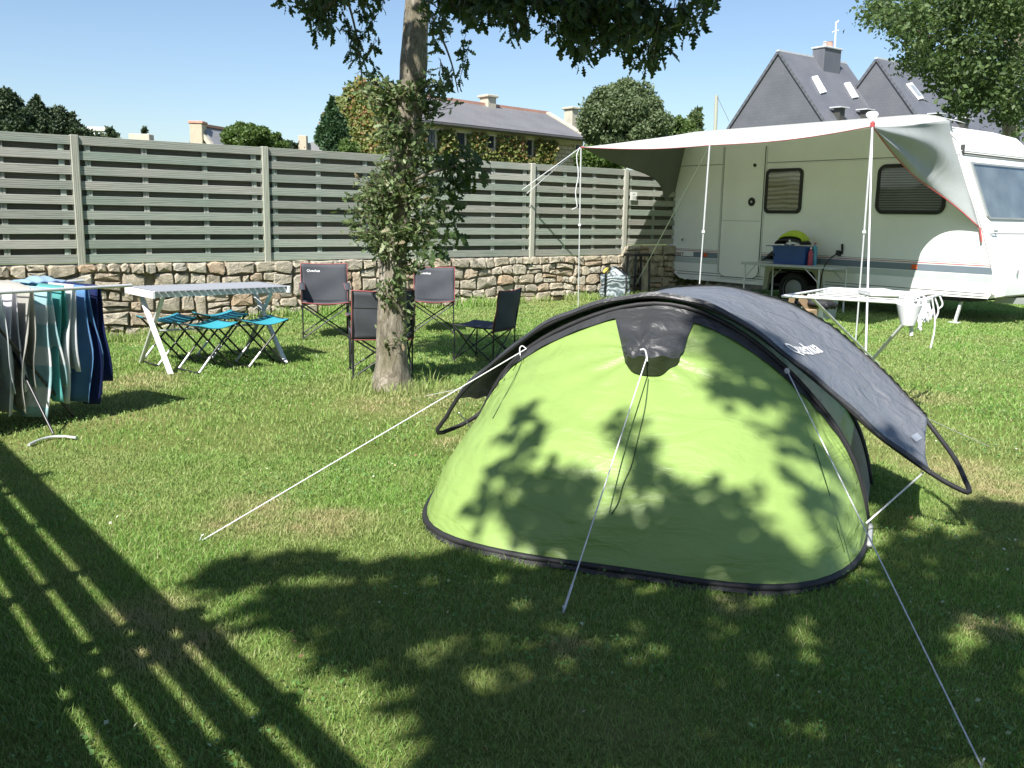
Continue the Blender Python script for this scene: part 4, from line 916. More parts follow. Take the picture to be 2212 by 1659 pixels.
cab = MB().tube(smooth_pts([sk, sk + V(-.1, -.12, -.02), sk + V(-.2, -.2, -.08), ctp(Lt - .12, .02, z0 + .03), ctp(Lt - .13, -.02, z0 - .1), ctp(Lt - .2, .05, .35), ctp(Lt - .25, .2, .02)], 3), .012, 6).obj('power_cable', M['rubber'], None, smooth=True)
tag(cab, 'black power cable plugged into the caravan side and hanging past the table end', 'cable')
MB().beam(sk + CW * .05, sk + CW * -.03 + V(0, 0, .02), .06, .08).obj('plug', M['rubber'], cab)
MB().beam(sk + CW * .05 + CF * .05, sk + CF * .06 + V(0, 0, .16), .02, .05).obj('socket_flap', M['rubber'], cab)
# bin, box and dark bag by the wheel
gb = gp(1784, 690); bn = thing('bin', 'grey-green plastic bin standing on the grass below the caravan table', 'bin', gb)
M['bin'] = simple('grey_green_plastic', (.33, .38, .36), .5, .06, 5, 60, .05)
MB().lathe(gb, [(.13, 0), (.17, .34), (.185, .345), (.185, .37), (.165, .37), (.13, .05)], 24).obj('bin_body', M['bin'], bn, smooth=40)
MB().tube([gb + V(.17 * math.cos(a), .17 * math.sin(a), .33 - .14 * math.sin(a + .3)) for a in [math.pi * k / 12 - .3 for k in range(13)]], .005, 5).obj('handle', M['alu'], bn)
gb = gp(1752, 700); hp_ = thing('heater', 'small white ribbed box standing left of the grey-green bin', 'heater', gb)
MB().bbox(gb + V(0, 0, .18), (.30, .14, .34), .012, (CF, CW, V(0, 0, 1))).obj('casing', M['white'], hp_)
for k in range(7): MB().box(gb + CF * (-.12 + k * .04) - CW * .073 + V(0, 0, .18), (.010, .006, .28), (CF, CW, V(0, 0, 1))).obj('rib', M['stripe_pale'], hp_)
gb = gp(1722, 706); bx = thing('cardboard_box', 'open brown cardboard box behind the tent, in front of the caravan wheel', 'box', gb)
M['card'] = simple('cardboard', (.36, .25, .15), .85, .1, 5, 80, .1)
MB().bbox(gb + V(0, 0, .13), (.42, .30, .26), .006, (CF, CW, V(0, 0, 1))).obj('box_body', M['card'], bx)
MB().beam(gb + CW * -.15 + V(0, 0, .26) - CF * .0, gb + CW * -.27 + V(0, 0, .30), .40, .006, CF).obj('flap', M['card'], bx)
MB().beam(gb + CW * .15 + V(0, 0, .26), gb + CW * .22 + V(0, 0, .36), .40, .006, CF).obj('flap', M['card'], bx)
gb = gp(1762, 704); db = MB().grid(lambda u, v: gb + V(0, 0, .30) + CF * (.24 * (u - .5) * 2) + CW * (.12 * (v - .5) * 2) + V(0, 0, .12 * math.sin(math.pi * u) * math.sin(math.pi * v) + .02 * math.sin(u * 20) * math.sin(v * 17)), 16, 12).obj('plastic_bag', M['blackpl'], None, smooth=True, thick=.08)
tag(db, 'crumpled black plastic bag lying on the ribbed white box', 'bag')
# ---------------- white winged drying rack in front of the caravan
zr = .92
d0 = gp(1734, 642, zr); d1 = gp(1957, 655, zr); d2 = gp(1795, 623, zr); d3 = gp(2008, 634, zr); dl = gp(1690, 640, zr); dr = gp(2035, 636, zr)
gk = gp(1872, 800); dk = thing('drying_rack', 'empty white folding drying rack with a peg basket, in front of the caravan', 'drying rack', V(gk.x, gk.y, 0))
for a, b_ in ((d0, d1), (d2, d3), (d1, dr), (d3, dr), (dl, d0), (dl, d2)): MB().tube([a, b_], .011, 8).obj('frame_bar', M['alu_white'], dk, smooth=50)
for k in range(1, 7):
    q = k / 7; MB().tube([d0.lerp(d2, q), d1.lerp(d3, q)], .0045, 6).obj('drying_line', M['alu_white'], dk)
for q in (.08, .5, .95): MB().tube([d0.lerp(d1, q), d2.lerp(d3, q)], .006, 6).obj('cross_bar', M['alu_white'], dk)
ft1 = gp(1850, 812); ft2 = gp(1830, 770)
tL = gp(1790, 850); MB().tube([gp(2000, 645, zr), V(tL.x, tL.y, .0) + V(.25, .25, 0)], .014, 8).obj('leg', M['alu_white'], dk, smooth=50)
MB().tube([d0.lerp(d2, .2), gp(1900, 790)], .012, 8).obj('leg', M['alu_white'], dk, smooth=50)
MB().bbox(d0.lerp(d1, .62).lerp(d2.lerp(d3, .62), .45) + V(0, 0, .03), (.22, .30, .05), .01).obj('plastic_joint', M['alu_white'], dk)
# peg basket and pegs
pb = gp(1965, 655, zr) ; M['pegs'] = simple('white_pegs', (.80, .80, .84), .5, .05, 5, 60, .05)
bs = MB().lathe(pb - V(0, 0, .16), [(.05, 0), (.085, .13), (.09, .15)], 14).obj('peg_basket', M['pegs'], dk, smooth=40)
R5 = random.Random(5)
for k in range(18):
    p = pb + V(R5.uniform(-.07, .16), R5.uniform(-.06, .06), R5.uniform(-.16, .03)); d = V(R5.uniform(-.35, .35), R5.uniform(-.3, .3), 1).normalized()
    MB().beam(p - d * .04, p + d * .04, .012, .012).obj('peg', M['pegs'], dk)
for (x0, y0, x1, y1) in ((2005, 640, 1985, 690), (2030, 640, 2026, 668), (2018, 640, 2020, 690), (2013, 642, 2010, 752), (1992, 645, 1975, 682)):
    a = gp(x0, y0, zr); e = onpl(x1, y1, a, V(0, 1, 0)); m2 = (a + e) / 2 + V(.04, 0, -.02); MB().tube(smooth_pts([a, m2, e], 2), .007, 6).obj('cord', M['rope'], dk)
a = gp(1973, 655, zr); MB().tube([a, onpl(1968, 725, a, V(0, 1, 0))], .013, 6).obj('cord', M['rope'], dk)
for k, (x, y) in enumerate(((2010, 640), (1995, 648), (1955, 650))): pass
# tie: towel-like white strap
a = gp(1990, 650, zr); MB().grid(lambda u, v: a + V(.10 * u - .02, .03 * math.sin(v * 6), -.16 * v + .02 * u), 4, 8).obj('cloth_strip', M['pegs'], dk, thick=.004)

# ---------------- by the wall: black stand and striped bag, number plate
sp = gp(1380, 645) ; sp = fpt((sp - FA).dot(FD), .42, 0)
stn = thing('black_stand', 'small black metal stand with a tray, by the stone wall next to the caravan', 'stand', sp)
for (a, w) in ((-.20, -.12), (.20, -.12), (.20, .12), (-.20, .12)): MB().beam(sp + FD * a + FN * w, sp + FD * a * .9 + FN * w * .9 + V(0, 0, .80), .035, .035).obj('leg', M['blacktube'], stn)
MB().bbox(sp + V(0, 0, .82), (.50, .32, .05), .01, (FD, FN, V(0, 0, 1))).obj('tray', M['blacktube'], stn)
for q in (-.1, -.05, 0): MB().tube([sp + FD * q + V(0, 0, .84), sp + FD * q + V(0, 0, .96)], .006, 5).obj('skewer', M['blacktube'], stn)
psb = MB().bbox(sp + FD * .34 + FN * -.15 + V(0, 0, .30), (.22, .08, .6), .02, (FD, FN, V(0, 0, 1))).obj('stone_slab', M['stone'], None, smooth=30); tag(psb, 'pale upright stone slab leaning at the wall between the legs of the black stand and the caravan', 'stone')
bp_ = gp(1328, 648); M['sack'] = simple('striped_blue_grey_plastic', (.20, .26, .29), .45, .35, 9, 60, .3)
m, nt, bs_, out = newmat('crinkled_grey_blue_plastic'); co = coords(nt, 'Object'); w_ = nd(nt, 'ShaderNodeTexWave', bands_direction='Z', ins={'Scale': 4, 'Distortion': 14, 'Detail': 4}); nt.links.new(co, w_.inputs[0]); nt.links.new(ramp(nt, w_.outputs['Fac'], [(.2, (.08, .11, .12)), (.6, (.17, .21, .23)), (.95, (.34, .38, .40))]), bs_.inputs['Base Color']); bs_.inputs['Roughness'].default_value = .4; bump(nt, bs_, w_.outputs['Fac'], .5, .02); M['sack'] = m
bg = thing('shopping_bag', 'crinkled grey-blue bag with dark handles standing on the grass by the stone wall', 'bag', bp_)
def bagf(u, v):
    a = 2 * math.pi * u; r = .26 * (1 - .12 * v + .05 * math.sin(v * 9)); sq = (abs(math.cos(a)) ** 4 + abs(math.sin(a)) ** 4) ** -.25
    return bp_ + V(r * sq * math.cos(a) * 1.1 + .012 * math.sin(a * 9 + v * 12), r * .6 * sq * math.sin(a), .46 * v + .012 * math.sin(a * 5))
MB().grid(bagf, 40, 16).obj('bag_body', M['sack'], bg, smooth=True)
MB().grid(lambda u, v: bp_ + V((u - .5) * .48, (v - .5) * .26, .44 + .16 * math.sin(math.pi * u) * math.sin(math.pi * v) + .03 * math.sin(u * 11 + v * 7)), 14, 10).obj('bag_top', M['sack'], bg, smooth=True)
for x in (-.20, .17): MB().tube([bp_ + V(x, -.17, .03), bp_ + V(x * 1.05, -.18, .3), bp_ + V(x, -.14, .50), bp_ + V(x * .5, -.02, .60)], .014, 6).obj('handle', M['rubber'], bg)
yb = MB().grid(lambda u, v: bp_ + V(-.23 + .15 * u, -.03 + .14 * v, .50 + .08 * math.sin(math.pi * u) * math.sin(math.pi * v)), 8, 8).obj('packet', simple('yellow_packet', (.55, .45, .08), .5, .1, 5, 50, .1), None, smooth=True, thick=.03); tag(yb, 'yellow packet peeking out of the top of the grey-blue bag', 'packet')
# number plate on the fence
npd = onpl(1369, 424, fpt(0, .046 + .03, 0), FN); pl_ = thing('number_plate', 'small white plate with a pitch number on the board fence', 'sign', npd - V(0, 0, .07))
MB().bbox(npd, (.175, .012, .15), .003, (FD, FN, V(0, 0, 1))).obj('plate', M['white'], pl_)
textobj('118', .085, lambda x, y: npd + FD * (x - .045) + FN * .009 + V(0, 0, y - .055), pl_, M['line_dark'], 0, 'number', .001)
MB().tube([npd + FD * (-.03 + .06 * i / 8) + FN * .009 + V(0, 0, .032 + .012 * math.sin(math.pi * i / 8)) for i in range(9)], .002, 4).obj('arc_mark', M['line_dark'], pl_)
# worn maroon name on the rear of the caravan stripe
textobj('HOBBY', .10, sidew, car, simple('worn_maroon_print', (.30, .14, .13), .6, .2, 20, 60, .0), .1, 'lettering', .002)
# ------------------------------------------------------------------ foliage tools
def scatter_mesh(name, tris_fn, mat, parent=None, label=None, cat=None, group=None, kind=None, origin=(0, 0, 0), smooth=False):
    v, f = tris_fn; me = bpy.data.meshes.new(name); o3 = np.array(origin, float)
    v = np.asarray(v, np.float32).reshape(-1, 3) - o3.astype(np.float32); f = np.asarray(f, np.int32); k = f.shape[1]
    me.vertices.add(len(v)); me.vertices.foreach_set('co', v.ravel()); me.loops.add(f.size); me.loops.foreach_set('vertex_index', f.ravel())
    me.polygons.add(len(f)); me.polygons.foreach_set('loop_start', np.arange(0, f.size, k, dtype=np.int32)); me.update(calc_edges=True)
    if smooth: me.polygons.foreach_set('use_smooth', [True] * len(f))
    me.materials.append(mat); o = link(name, me, parent, origin)
    if cat: tag(o, label, cat, group)
    if kind: o['kind'] = kind
    return o
def rand_frames(n, R, up=.0, updir=(0, 0, 1)):
    a = R.normal(size=(n, 3)); a += np.array(updir) * up; a /= np.linalg.norm(a, axis=1)[:, None]
    b = R.normal(size=(n, 3)); b -= a * (a * b).sum(1)[:, None]; b /= np.linalg.norm(b, axis=1)[:, None]
    return a, b, np.cross(a, b)
def leaf_cards(P, size, R, normal_bias=0., nb_dir=(0, 0, 1), aspect=.55, droop=0.):
    """folded pointed leaf: 4 outline points + centre fold -> 2 quads"""
    n = len(P); N, A, B = rand_frames(n, R, normal_bias, nb_dir)
    if droop: A = A + np.array([0, 0, -droop]); A /= np.linalg.norm(A, axis=1)[:, None]; B = np.cross(N, A); B /= np.linalg.norm(B, axis=1)[:, None]; N = np.cross(A, B)
    s = size * R.uniform(.65, 1.25, n)[:, None]
    p0 = P; p1 = P + A * s * .45 + B * s * aspect * .5 + N * s * .12; p2 = P + A * s; p3 = P + A * s * .45 - B * s * aspect * .5 + N * s * .12
    V_ = np.stack([p0, p1, p2, p3], 1).reshape(-1, 3); i = np.arange(n)[:, None] * 4
    return V_, np.concatenate([i + [0, 1, 2], i + [0, 2, 3]], 0).reshape(-1, 3)
OAK = [(0, 0), (.12, .03), (.20, .13), (.32, .06), (.42, .21), (.52, .09), (.64, .25), (.75, .11), (.86, .15), (1.0, 0.02)]
def oak_leaves(P, A, size, R):
    """lobed leaves: P start points, A unit directions"""
    n = len(P); out = OAK + [(x, -y) for x, y in reversed(OAK[1:-1])]; k = len(out)
    U = R.normal(size=(n, 3)); B = np.cross(A, U); B /= np.linalg.norm(B, axis=1)[:, None]; N = np.cross(A, B)
    s = (size * R.uniform(.6, 1.25, n))[:, None]; V_ = []; curl = R.uniform(-.25, .45, n)[:, None]
    for (x, y) in out: V_.append(P + A * s * x + B * s * y * 1.0 + N * s * (abs(y) * .5 - curl * x * x))
    V_ = np.stack(V_, 1).reshape(-1, 3); i = np.arange(n)[:, None] * k; F_ = []
    h = len(OAK)
    for j in range(h - 1):
        a, b_ = j, j + 1; c, d = (k - j - 1 + 1) % k, (k - j - 1) % k
        if j == 0: F_.append(i + [0, 1, k - 1])
        elif j < h - 2: F_ += [i + [j, j + 1, k - j], i + [j + 1, k - j - 1, k - j]]
        else: F_.append(i + [j, j + 1, k - j])
    return V_, np.concatenate(F_, 0)
G = lambda *a: tuple(a)
M['oak'] = leafmat('oak_leaf', [(0, (.035, .065, .018)), (.5, (.055, .095, .028)), (.85, (.085, .125, .045)), (1, (.12, .15, .07))], .22, .5, 1.5)
M['oak_dark'] = leafmat('oak_leaf_upper', [(0, (.022, .04, .014)), (.6, (.04, .065, .022)), (1, (.06, .09, .03))], .05, .5, 1.3)
M['shoot'] = leafmat('oak_shoot_leaf', [(0, (.065, .11, .04)), (.4, (.14, .20, .08)), (.75, (.24, .30, .15)), (.93, (.36, .39, .25)), (1, (.28, .22, .14))], .26, .6, 1.3, spec=.25)
def barkmat(name, c1, c2, sc=1.):
    m, nt, b, out = newmat(name); co = coords(nt, 'World', (1, 1, .35)); f = noise(nt, co, 22 * sc, 8, .7, .6); g = noise(nt, coords(nt, 'World'), 4, 4)
    c = ramp(nt, f, [(.3, tuple(x * .35 for x in c1)), (.5, c1), (.72, c2)]); c = mixc(nt, ramp(nt, g, [(.5, (0, 0, 0)), (.68, (.6, .6, .6))]), c, (.16, .15, .08)); nt.links.new(c, b.inputs['Base Color']); b.inputs['Roughness'].default_value = .95
    bump(nt, b, f, 1.0, .03); return m
M['bark'] = barkmat('oak_bark', (.23, .20, .15), (.47, .43, .36))
M['twig'] = simple('twig_bark', (.12, .09, .055), .9, .2, 8, 60, .3)

# ------------------------------------------------------------------ the tree in the middle
tY = 7.96
tp = [(843, 845, 90), (846, 800, 76), (845, 740, 70), (846, 660, 66), (850, 560, 62), (860, 440, 60), (872, 330, 60), (882, 250, 62), (889, 180, 58), (896, 100, 56), (902, 20, 54), (906, -60, 52), (915, -200, 44), (922, -330, 34)]
tr_pts = [atY(x, y, tY) for x, y, w in tp]; tr_pts[0].z = -.06; tr_r = [w * .46 * tY / F for x, y, w in tp]
tree = thing('oak_tree', 'oak tree with leafy shoots round its grey trunk, in the middle of the lawn', 'tree', V(tr_pts[0].x, tr_pts[0].y, 0))
tt = plerp([(*p, r) for p, r in zip(tr_pts, tr_r)], 70)
b = MB(); nn = 28
for i, q in enumerate(tt):
    for k in range(nn):
        a = 2 * math.pi * k / nn; flare = 1 + .22 * math.exp(-(max(0, q[2])) / .13) * (1 + .35 * math.sin(3 * a + 1)) + .05 * math.sin(a * 5 + q[2] * 3) + .04 * math.sin(a * 3 - q[2] * 7) + .09 * math.exp(-((q[2] - 2.72) / .12) ** 2) + .06 * math.exp(-((q[2] - 1.9) / .15) ** 2) * math.sin(a + 2)
        b.v.append((q[0] + math.cos(a) * q[3] * flare, q[1] + math.sin(a) * q[3] * flare, q[2]))
for i in range(len(tt) - 1):
    for k in range(nn): a = i * nn + k; c = i * nn + (k + 1) % nn; b.f.append((a, c, c + nn, a + nn))
trunk = b.obj('trunk', M['bark'], tree, smooth=True, fixn=False)
def tr_at(z): 
    for p, q in zip(tt[:-1], tt[1:]):
        if p[2] <= z <= q[2]: return V(*p.lerp(q, (z - p[2]) / max(1e-6, q[2] - p[2]))[:3])
    return V(*tt[-1][:3])
R = np.random.RandomState(4)
# leafy shoots round the trunk, region by region (image ellipses round the trunk at its distance)
clumps = [(835, 400, 62, 60, 1400), (800, 450, 56, 62, 1500), (845, 500, 74, 52, 1600), (900, 455, 62, 70, 1150), (855, 370, 44, 30, 500), (925, 500, 35, 45, 300), (930, 380, 45, 40, 420), (955, 350, 40, 22, 220),
          (820, 205, 42, 42, 700), (860, 240, 50, 60, 1000), (905, 235, 48, 60, 800), (880, 310, 55, 40, 900), (935, 200, 50, 40, 420), (850, 290, 42, 45, 600), (800, 185, 28, 22, 240), (905, 170, 30, 30, 260), (965, 235, 28, 40, 180),
          (850, 585, 34, 38, 420), (860, 640, 32, 42, 330), (825, 620, 16, 30, 120), (895, 585, 22, 30, 160), (840, 712, 20, 25, 60), (872, 700, 18, 40, 110), (845, 745, 14, 18, 30), (770, 500, 24, 30, 160), (780, 400, 20, 20, 90)]
P_, A_l = [], []; tw_ = MB()
for (cx_, cy_, rx, ry, n) in clumps:
    c = atY(cx_, cy_, tY - .05); ctr = tr_at(c.z); ex, ez = rx * tY / F, ry * tY / F
    ns_ = max(3, n // 26)
    for s in range(ns_):
        u = R.normal(size=3); u /= np.linalg.norm(u); rr2 = R.uniform(.35, 1.0) ** .6
        tip = np.array([c.x + u[0] * ex * rr2, c.y - .02 + u[1] * max(ex, .14) * rr2 * 1.0, c.z + u[2] * ez * rr2])
        root = np.array(ctr) + (tip - np.array(ctr)) * .25; root[2] = tip[2] - R.uniform(-.02, .18)
        tw_.tube([V(*root), V(*((root + tip) / 2 + R.normal(size=3) * .02)), V(*tip)], .003, 3, caps=False)
        m_n = 26; t = R.uniform(.25, 1.05, m_n)[:, None]; pp_ = root + (tip - root) * t + R.normal(size=(m_n, 3)) * .022; d = (tip - root) / (np.linalg.norm(tip - root) + 1e-6)
        A = d * .7 + R.normal(size=(m_n, 3)) * .75 + np.array([0, 0, -.15]); A /= np.linalg.norm(A, axis=1)[:, None]; P_.append(pp_); A_l.append(A)
P_ = np.concatenate(P_); A_l = np.concatenate(A_l)
keep = R.uniform(size=len(P_)) < .36; P_ = P_[keep]; A_l = A_l[keep]
scatter_mesh('shoot_leaves', oak_leaves(P_, A_l, .068, R), M['shoot'], tree, kind='stuff')
tw_.obj('shoot_twigs', M['twig'], tree, fixn=False)['kind'] = 'stuff'
# hanging branches along the top: (x, y, distance, rx, ry, leaves)
br = [(700, 25, 8.2, 70, 42, 260), (680, 60, 8.2, 40, 40, 130), (740, 20, 8.3, 60, 40, 220), (770, 60, 8.3, 26, 60, 110), (780, 110, 8.3, 18, 60, 70), (765, 150, 8.3, 20, 40, 40), (790, 175, 8.3, 22, 18, 30), (660, 10, 8.2, 30, 20, 40), (596, 6, 8.1, 10, 12, 10), (725, 70, 8.2, 26, 20, 36),
      (800, 20, 8.4, 30, 30, 80), (835, 5, 8.4, 30, 20, 40), (940, 60, 7.3, 26, 30, 60), (955, 100, 7.3, 26, 40, 50), (985, 120, 7.3, 30, 40, 36), (1000, 75, 7.3, 22, 60, 22), (975, 160, 7.4, 34, 40, 36), (950, 200, 7.5, 26, 30, 30),
      (970, 10, 6.6, 60, 26, 200), (1030, 15, 6.3, 60, 30, 240), (1090, 10, 6.2, 60, 26, 240), (1110, 60, 6.2, 36, 34, 90), (1115, 105, 6.2, 18, 30, 44), (1060, 45, 6.3, 50, 18, 90), (1150, 15, 6.1, 50, 24, 170), (1200, 25, 6.0, 50, 34, 230), (1215, 80, 6.0, 36, 34, 110), (1260, 50, 5.9, 50, 50, 330), (1275, 105, 5.9, 34, 40, 150), (1268, 140, 5.9, 10, 16, 14),
      (1300, 30, 5.8, 60, 40, 320), (1350, 45, 5.8, 50, 44, 220), (1400, 40, 5.8, 50, 40, 170), (1375, 105, 5.8, 36, 34, 110), (1415, 100, 5.8, 40, 44, 130), (1405, 145, 5.8, 26, 16, 50), (1450, 80, 5.8, 44, 40, 90), (1480, 40, 5.8, 44, 34, 90), (1510, 25, 5.8, 34, 26, 50), (1340, 120, 5.8, 22, 14, 20), (1540, 4, 5.8, 30, 8, 14), (1250, 5, 6, 200, 14, 260)]
P_, A_l = [], []; tw_ = MB(); shade_pts = []
for (cx_, cy_, Y_, rx, ry, n) in br:
    ns_ = max(1, n // 15)
    for s in range(ns_):
        r_ = math.sqrt(R.uniform()); a = R.uniform(0, 6.283); x = cx_ + rx * r_ * math.cos(a); y = cy_ + ry * r_ * math.sin(a); y = min(y, cy_ + ry)
        tip = np.array(atY(x, y, Y_ + R.uniform(-.35, .35))); root = tip + np.array([R.uniform(-.12, .12), R.uniform(-.1, .1), R.uniform(.12, .26)])
        tw_.tube([V(*root), V(*tip)], .0028, 3, caps=False); m_n = 13; t = R.uniform(.1, 1.0, m_n)[:, None]; pp_ = root + (tip - root) * t + R.normal(size=(m_n, 3)) * .012
        A = R.normal(size=(m_n, 3)) * .6 + np.array([0, 0, -.75]); A /= np.linalg.norm(A, axis=1)[:, None]; P_.append(pp_); A_l.append(A); shade_pts.append(tip)
P_ = np.concatenate(P_); A_l = np.concatenate(A_l)
scatter_mesh('hanging_leaves', oak_leaves(P_, A_l, .088, R), M['oak'], tree, kind='stuff')
tw_.obj('twigs', M['twig'], tree, fixn=False)['kind'] = 'stuff'
# limbs
def limb(pts, r0, r1, mat='bark', par=tree, nm='limb'):
    q = smooth_pts([Vector(p) for p in pts], 2); n = len(q); return MB().tube(q, [lerp(r0, r1, i / (n - 1)) for i in range(n)], 8).obj(nm, M[mat], par, smooth=True)
Tp = tr_at(3.7)
limb([tr_at(3.75), atY(1010, -60, 7.2), atY(1120, -55, 6.5), atY(1230, -20, 6.1), atY(1330, 25, 5.9), atY(1400, 55, 5.8), atY(1440, 80, 5.8)], .06, .008)
limb([atY(1240, -15, 6.1), atY(1262, 40, 5.95), atY(1272, 110, 5.9)], .014, .004)
limb([atY(1100, -50, 6.5), atY(1112, 40, 6.2), atY(1120, 100, 6.2)], .012, .004)
limb([atY(1330, 25, 5.9), atY(1430, 20, 5.8), atY(1500, 20, 5.8), atY(1535, 8, 5.8)], .012, .003)
limb([tr_at(3.6), atY(800, -70, 8.2), atY(740, -20, 8.2), atY(700, 20, 8.2), atY(665, 35, 8.1)], .05, .006)
limb([atY(745, -20, 8.2), atY(768, 60, 8.2), atY(778, 130, 8.3), atY(784, 185, 8.3)], .012, .004)
limb([tr_at(3.3), atY(945, 60, 7.6), atY(975, 130, 7.4), atY(990, 200, 7.4)], .014, .003)
limb([tr_at(1.72), atY(930, 372, 7.7), atY(975, 362, 7.55), atY(1020, 345, 7.5), atY(1060, 325, 7.5)], .016, .003)
# the low branch reaching right across the fence, with drooping leaves
P_, A_l = [], []
for (x, y, n) in ((960, 345, 40), (985, 365, 34), (1005, 345, 24), (1020, 375, 26), (985, 400, 26), (1035, 350, 12), (960, 400, 26), (1000, 320, 10), (955, 440, 26), (965, 470, 20), (975, 500, 12), (940, 540, 16), (905, 545, 14), (950, 520, 12)):
    pp_ = np.array([atY(x + R.uniform(-26, 26), y + R.uniform(-16, 16), 7.6 + R.uniform(-.2, .2)) for _ in range(n)]); A = R.normal(size=(n, 3)) * .6 + np.array([.3, 0, -.6]); A /= np.linalg.norm(A, axis=1)[:, None]; P_.append(pp_); A_l.append(A)
scatter_mesh('low_branch_leaves', oak_leaves(np.concatenate(P_), np.concatenate(A_l), .11, R), M['oak'], tree, kind='stuff')
# upper crown: above the picture, it shades the hanging branches
SP = np.array(shade_pts); idx = R.randint(0, len(SP), 9500); lift = R.uniform(.9, 3.6, len(idx))[:, None]; ts = np.array(TOSUN)
Pc = SP[idx] + ts * lift + R.normal(size=(len(idx), 3)) * .22
zlim = 1.5 + Pc[:, 1] * .262 + .6; Pc = Pc[Pc[:, 2] > zlim]
scatter_mesh('upper_crown', leaf_cards(Pc, .17, R, 1.2, TOSUN, .6), M['oak_dark'], tree, kind='stuff')
for k in range(7):
    p = SP[R.randint(len(SP))] + ts * 2.4; limb([tr_at(3.9), (tr_at(3.9) + Vector(p)) / 2 + V(0, 0, .5), Vector(p)], .05, .012)

# ------------------------------------------------------------------ the trees behind the camera: only their dappled shadow is seen
def on_tent(x, y): return uvat3(x, y, 0)
spots = []   # (point, radius m, leaves)
def gshadow(x, y, rx, ry, dens=1.): spots.append(('g', x, y, rx, ry, dens))
for s in [(470, 1262, 62, 26), (560, 1225, 80, 26), (650, 1212, 60, 24), (730, 1232, 60, 22), (830, 1232, 90, 22), (930, 1220, 70, 20), (1000, 1215, 60, 22), (620, 1290, 60, 24), (720, 1300, 90, 34), (560, 1330, 55, 26), (840, 1300, 110, 40), (960, 1300, 110, 44), (640, 1350, 80, 26), (760, 1370, 90, 26), (880, 1370, 70, 26),
          (1090, 1260, 110, 40), (1200, 1270, 90, 40), (1080, 1340, 100, 40), (1000, 1360, 60, 26), (1180, 1350, 60, 26), (1290, 1330, 60, 34), (1330, 1290, 90, 26), (1420, 1330, 90, 40), (1500, 1300, 80, 26), (1480, 1390, 90, 40), (1620, 1330, 60, 30), (1700, 1330, 80, 36), (1640, 1400, 90, 36), (1830, 1310, 90, 50), (1760, 1300, 60, 30), (1920, 1290, 70, 60), (1990, 1340, 70, 50), (1940, 1380, 90, 40), (1850, 1400, 80, 40),
          (720, 1430, 60, 22), (830, 1430, 70, 30), (900, 1470, 70, 24), (980, 1430, 50, 18), (1090, 1420, 60, 18), (1180, 1420, 50, 22), (1280, 1420, 80, 36), (1380, 1440, 90, 40), (1220, 1490, 120, 40), (1120, 1500, 60, 24), (1000, 1500, 60, 20), (880, 1530, 60, 22), (960, 1560, 70, 30), (1050, 1570, 100, 50), (1180, 1580, 130, 60), (1330, 1550, 130, 70), (1490, 1500, 130, 60), (1640, 1500, 120, 60), (1780, 1480, 110, 50), (1880, 1510, 100, 60), (2000, 1460, 90, 50), (2030, 1560, 100, 60), (2140, 1480, 90, 60), (2190, 1400, 60, 40), (2200, 1560, 50, 60),
          (1100, 1640, 160, 40), (1000, 1640, 60, 30), (1350, 1640, 160, 40), (1600, 1610, 160, 60), (1820, 1620, 130, 60), (1990, 1640, 110, 40), (2160, 1640, 80, 30),
          (2120, 1110, 50, 30), (2180, 1140, 50, 50), (2110, 1190, 60, 34), (2190, 1230, 60, 40), (2070, 1250, 60, 40), (2140, 1290, 60, 30), (2010, 1180, 50, 30), (1960, 1220, 40, 50), (1930, 1120, 30, 40), (2050, 1310, 50, 30), (2210, 1310, 30, 20)]: gshadow(*s)
tentsp = [(1560, 720, 60, 44), (1640, 770, 80, 60), (1700, 815, 44, 44), (1180, 1130, 90, 60), (1350, 1190, 110, 50), (1500, 1170, 100, 60), (1650, 1225, 90, 40), (1480, 1232, 160, 30), (1250, 1200, 90, 26), (1120, 905, 26, 30), (1090, 950, 22, 30), (1150, 950, 34, 40), (1140, 890, 22, 18), (1110, 1000, 36, 30), (1060, 1080, 40, 30), (1040, 1110, 30, 16), (1100, 1060, 30, 34), (1170, 1020, 30, 30), (1180, 1080, 60, 46), (1240, 1080, 50, 50), (1160, 1140, 60, 40), (1250, 1150, 70, 50), (1330, 1170, 60, 50), (1290, 1200, 70, 30), (1400, 1180, 60, 50), (1480, 1160, 70, 60), (1450, 1220, 90, 34), (1560, 1180, 70, 60), (1640, 1200, 60, 50), (1560, 1240, 90, 30), (1700, 1230, 60, 34), (1760, 1250, 50, 24), (1790, 1210, 40, 30),
          (1350, 930, 34, 26), (1385, 975, 40, 30), (1410, 1030, 50, 26), (1460, 1070, 60, 30), (1530, 1060, 50, 34), (1600, 1090, 40, 30), (1640, 1140, 40, 26), (1365, 1080, 30, 18), (1340, 900, 18, 18),
          (1560, 720, 46, 40), (1600, 780, 60, 40), (1560, 840, 40, 34), (1660, 790, 40, 40), (1680, 860, 60, 40), (1740, 890, 40, 50), (1620, 850, 40, 30), (1700, 950, 50, 34), (1760, 960, 40, 30), (1790, 1010, 30, 30), (1520, 690, 20, 26), (1500, 740, 16, 20), (1740, 1080, 40, 30), (1800, 1100, 30, 34), (1720, 1030, 24, 18), (1820, 1160, 24, 24)]
Rs = np.random.RandomState(9); Pl = []
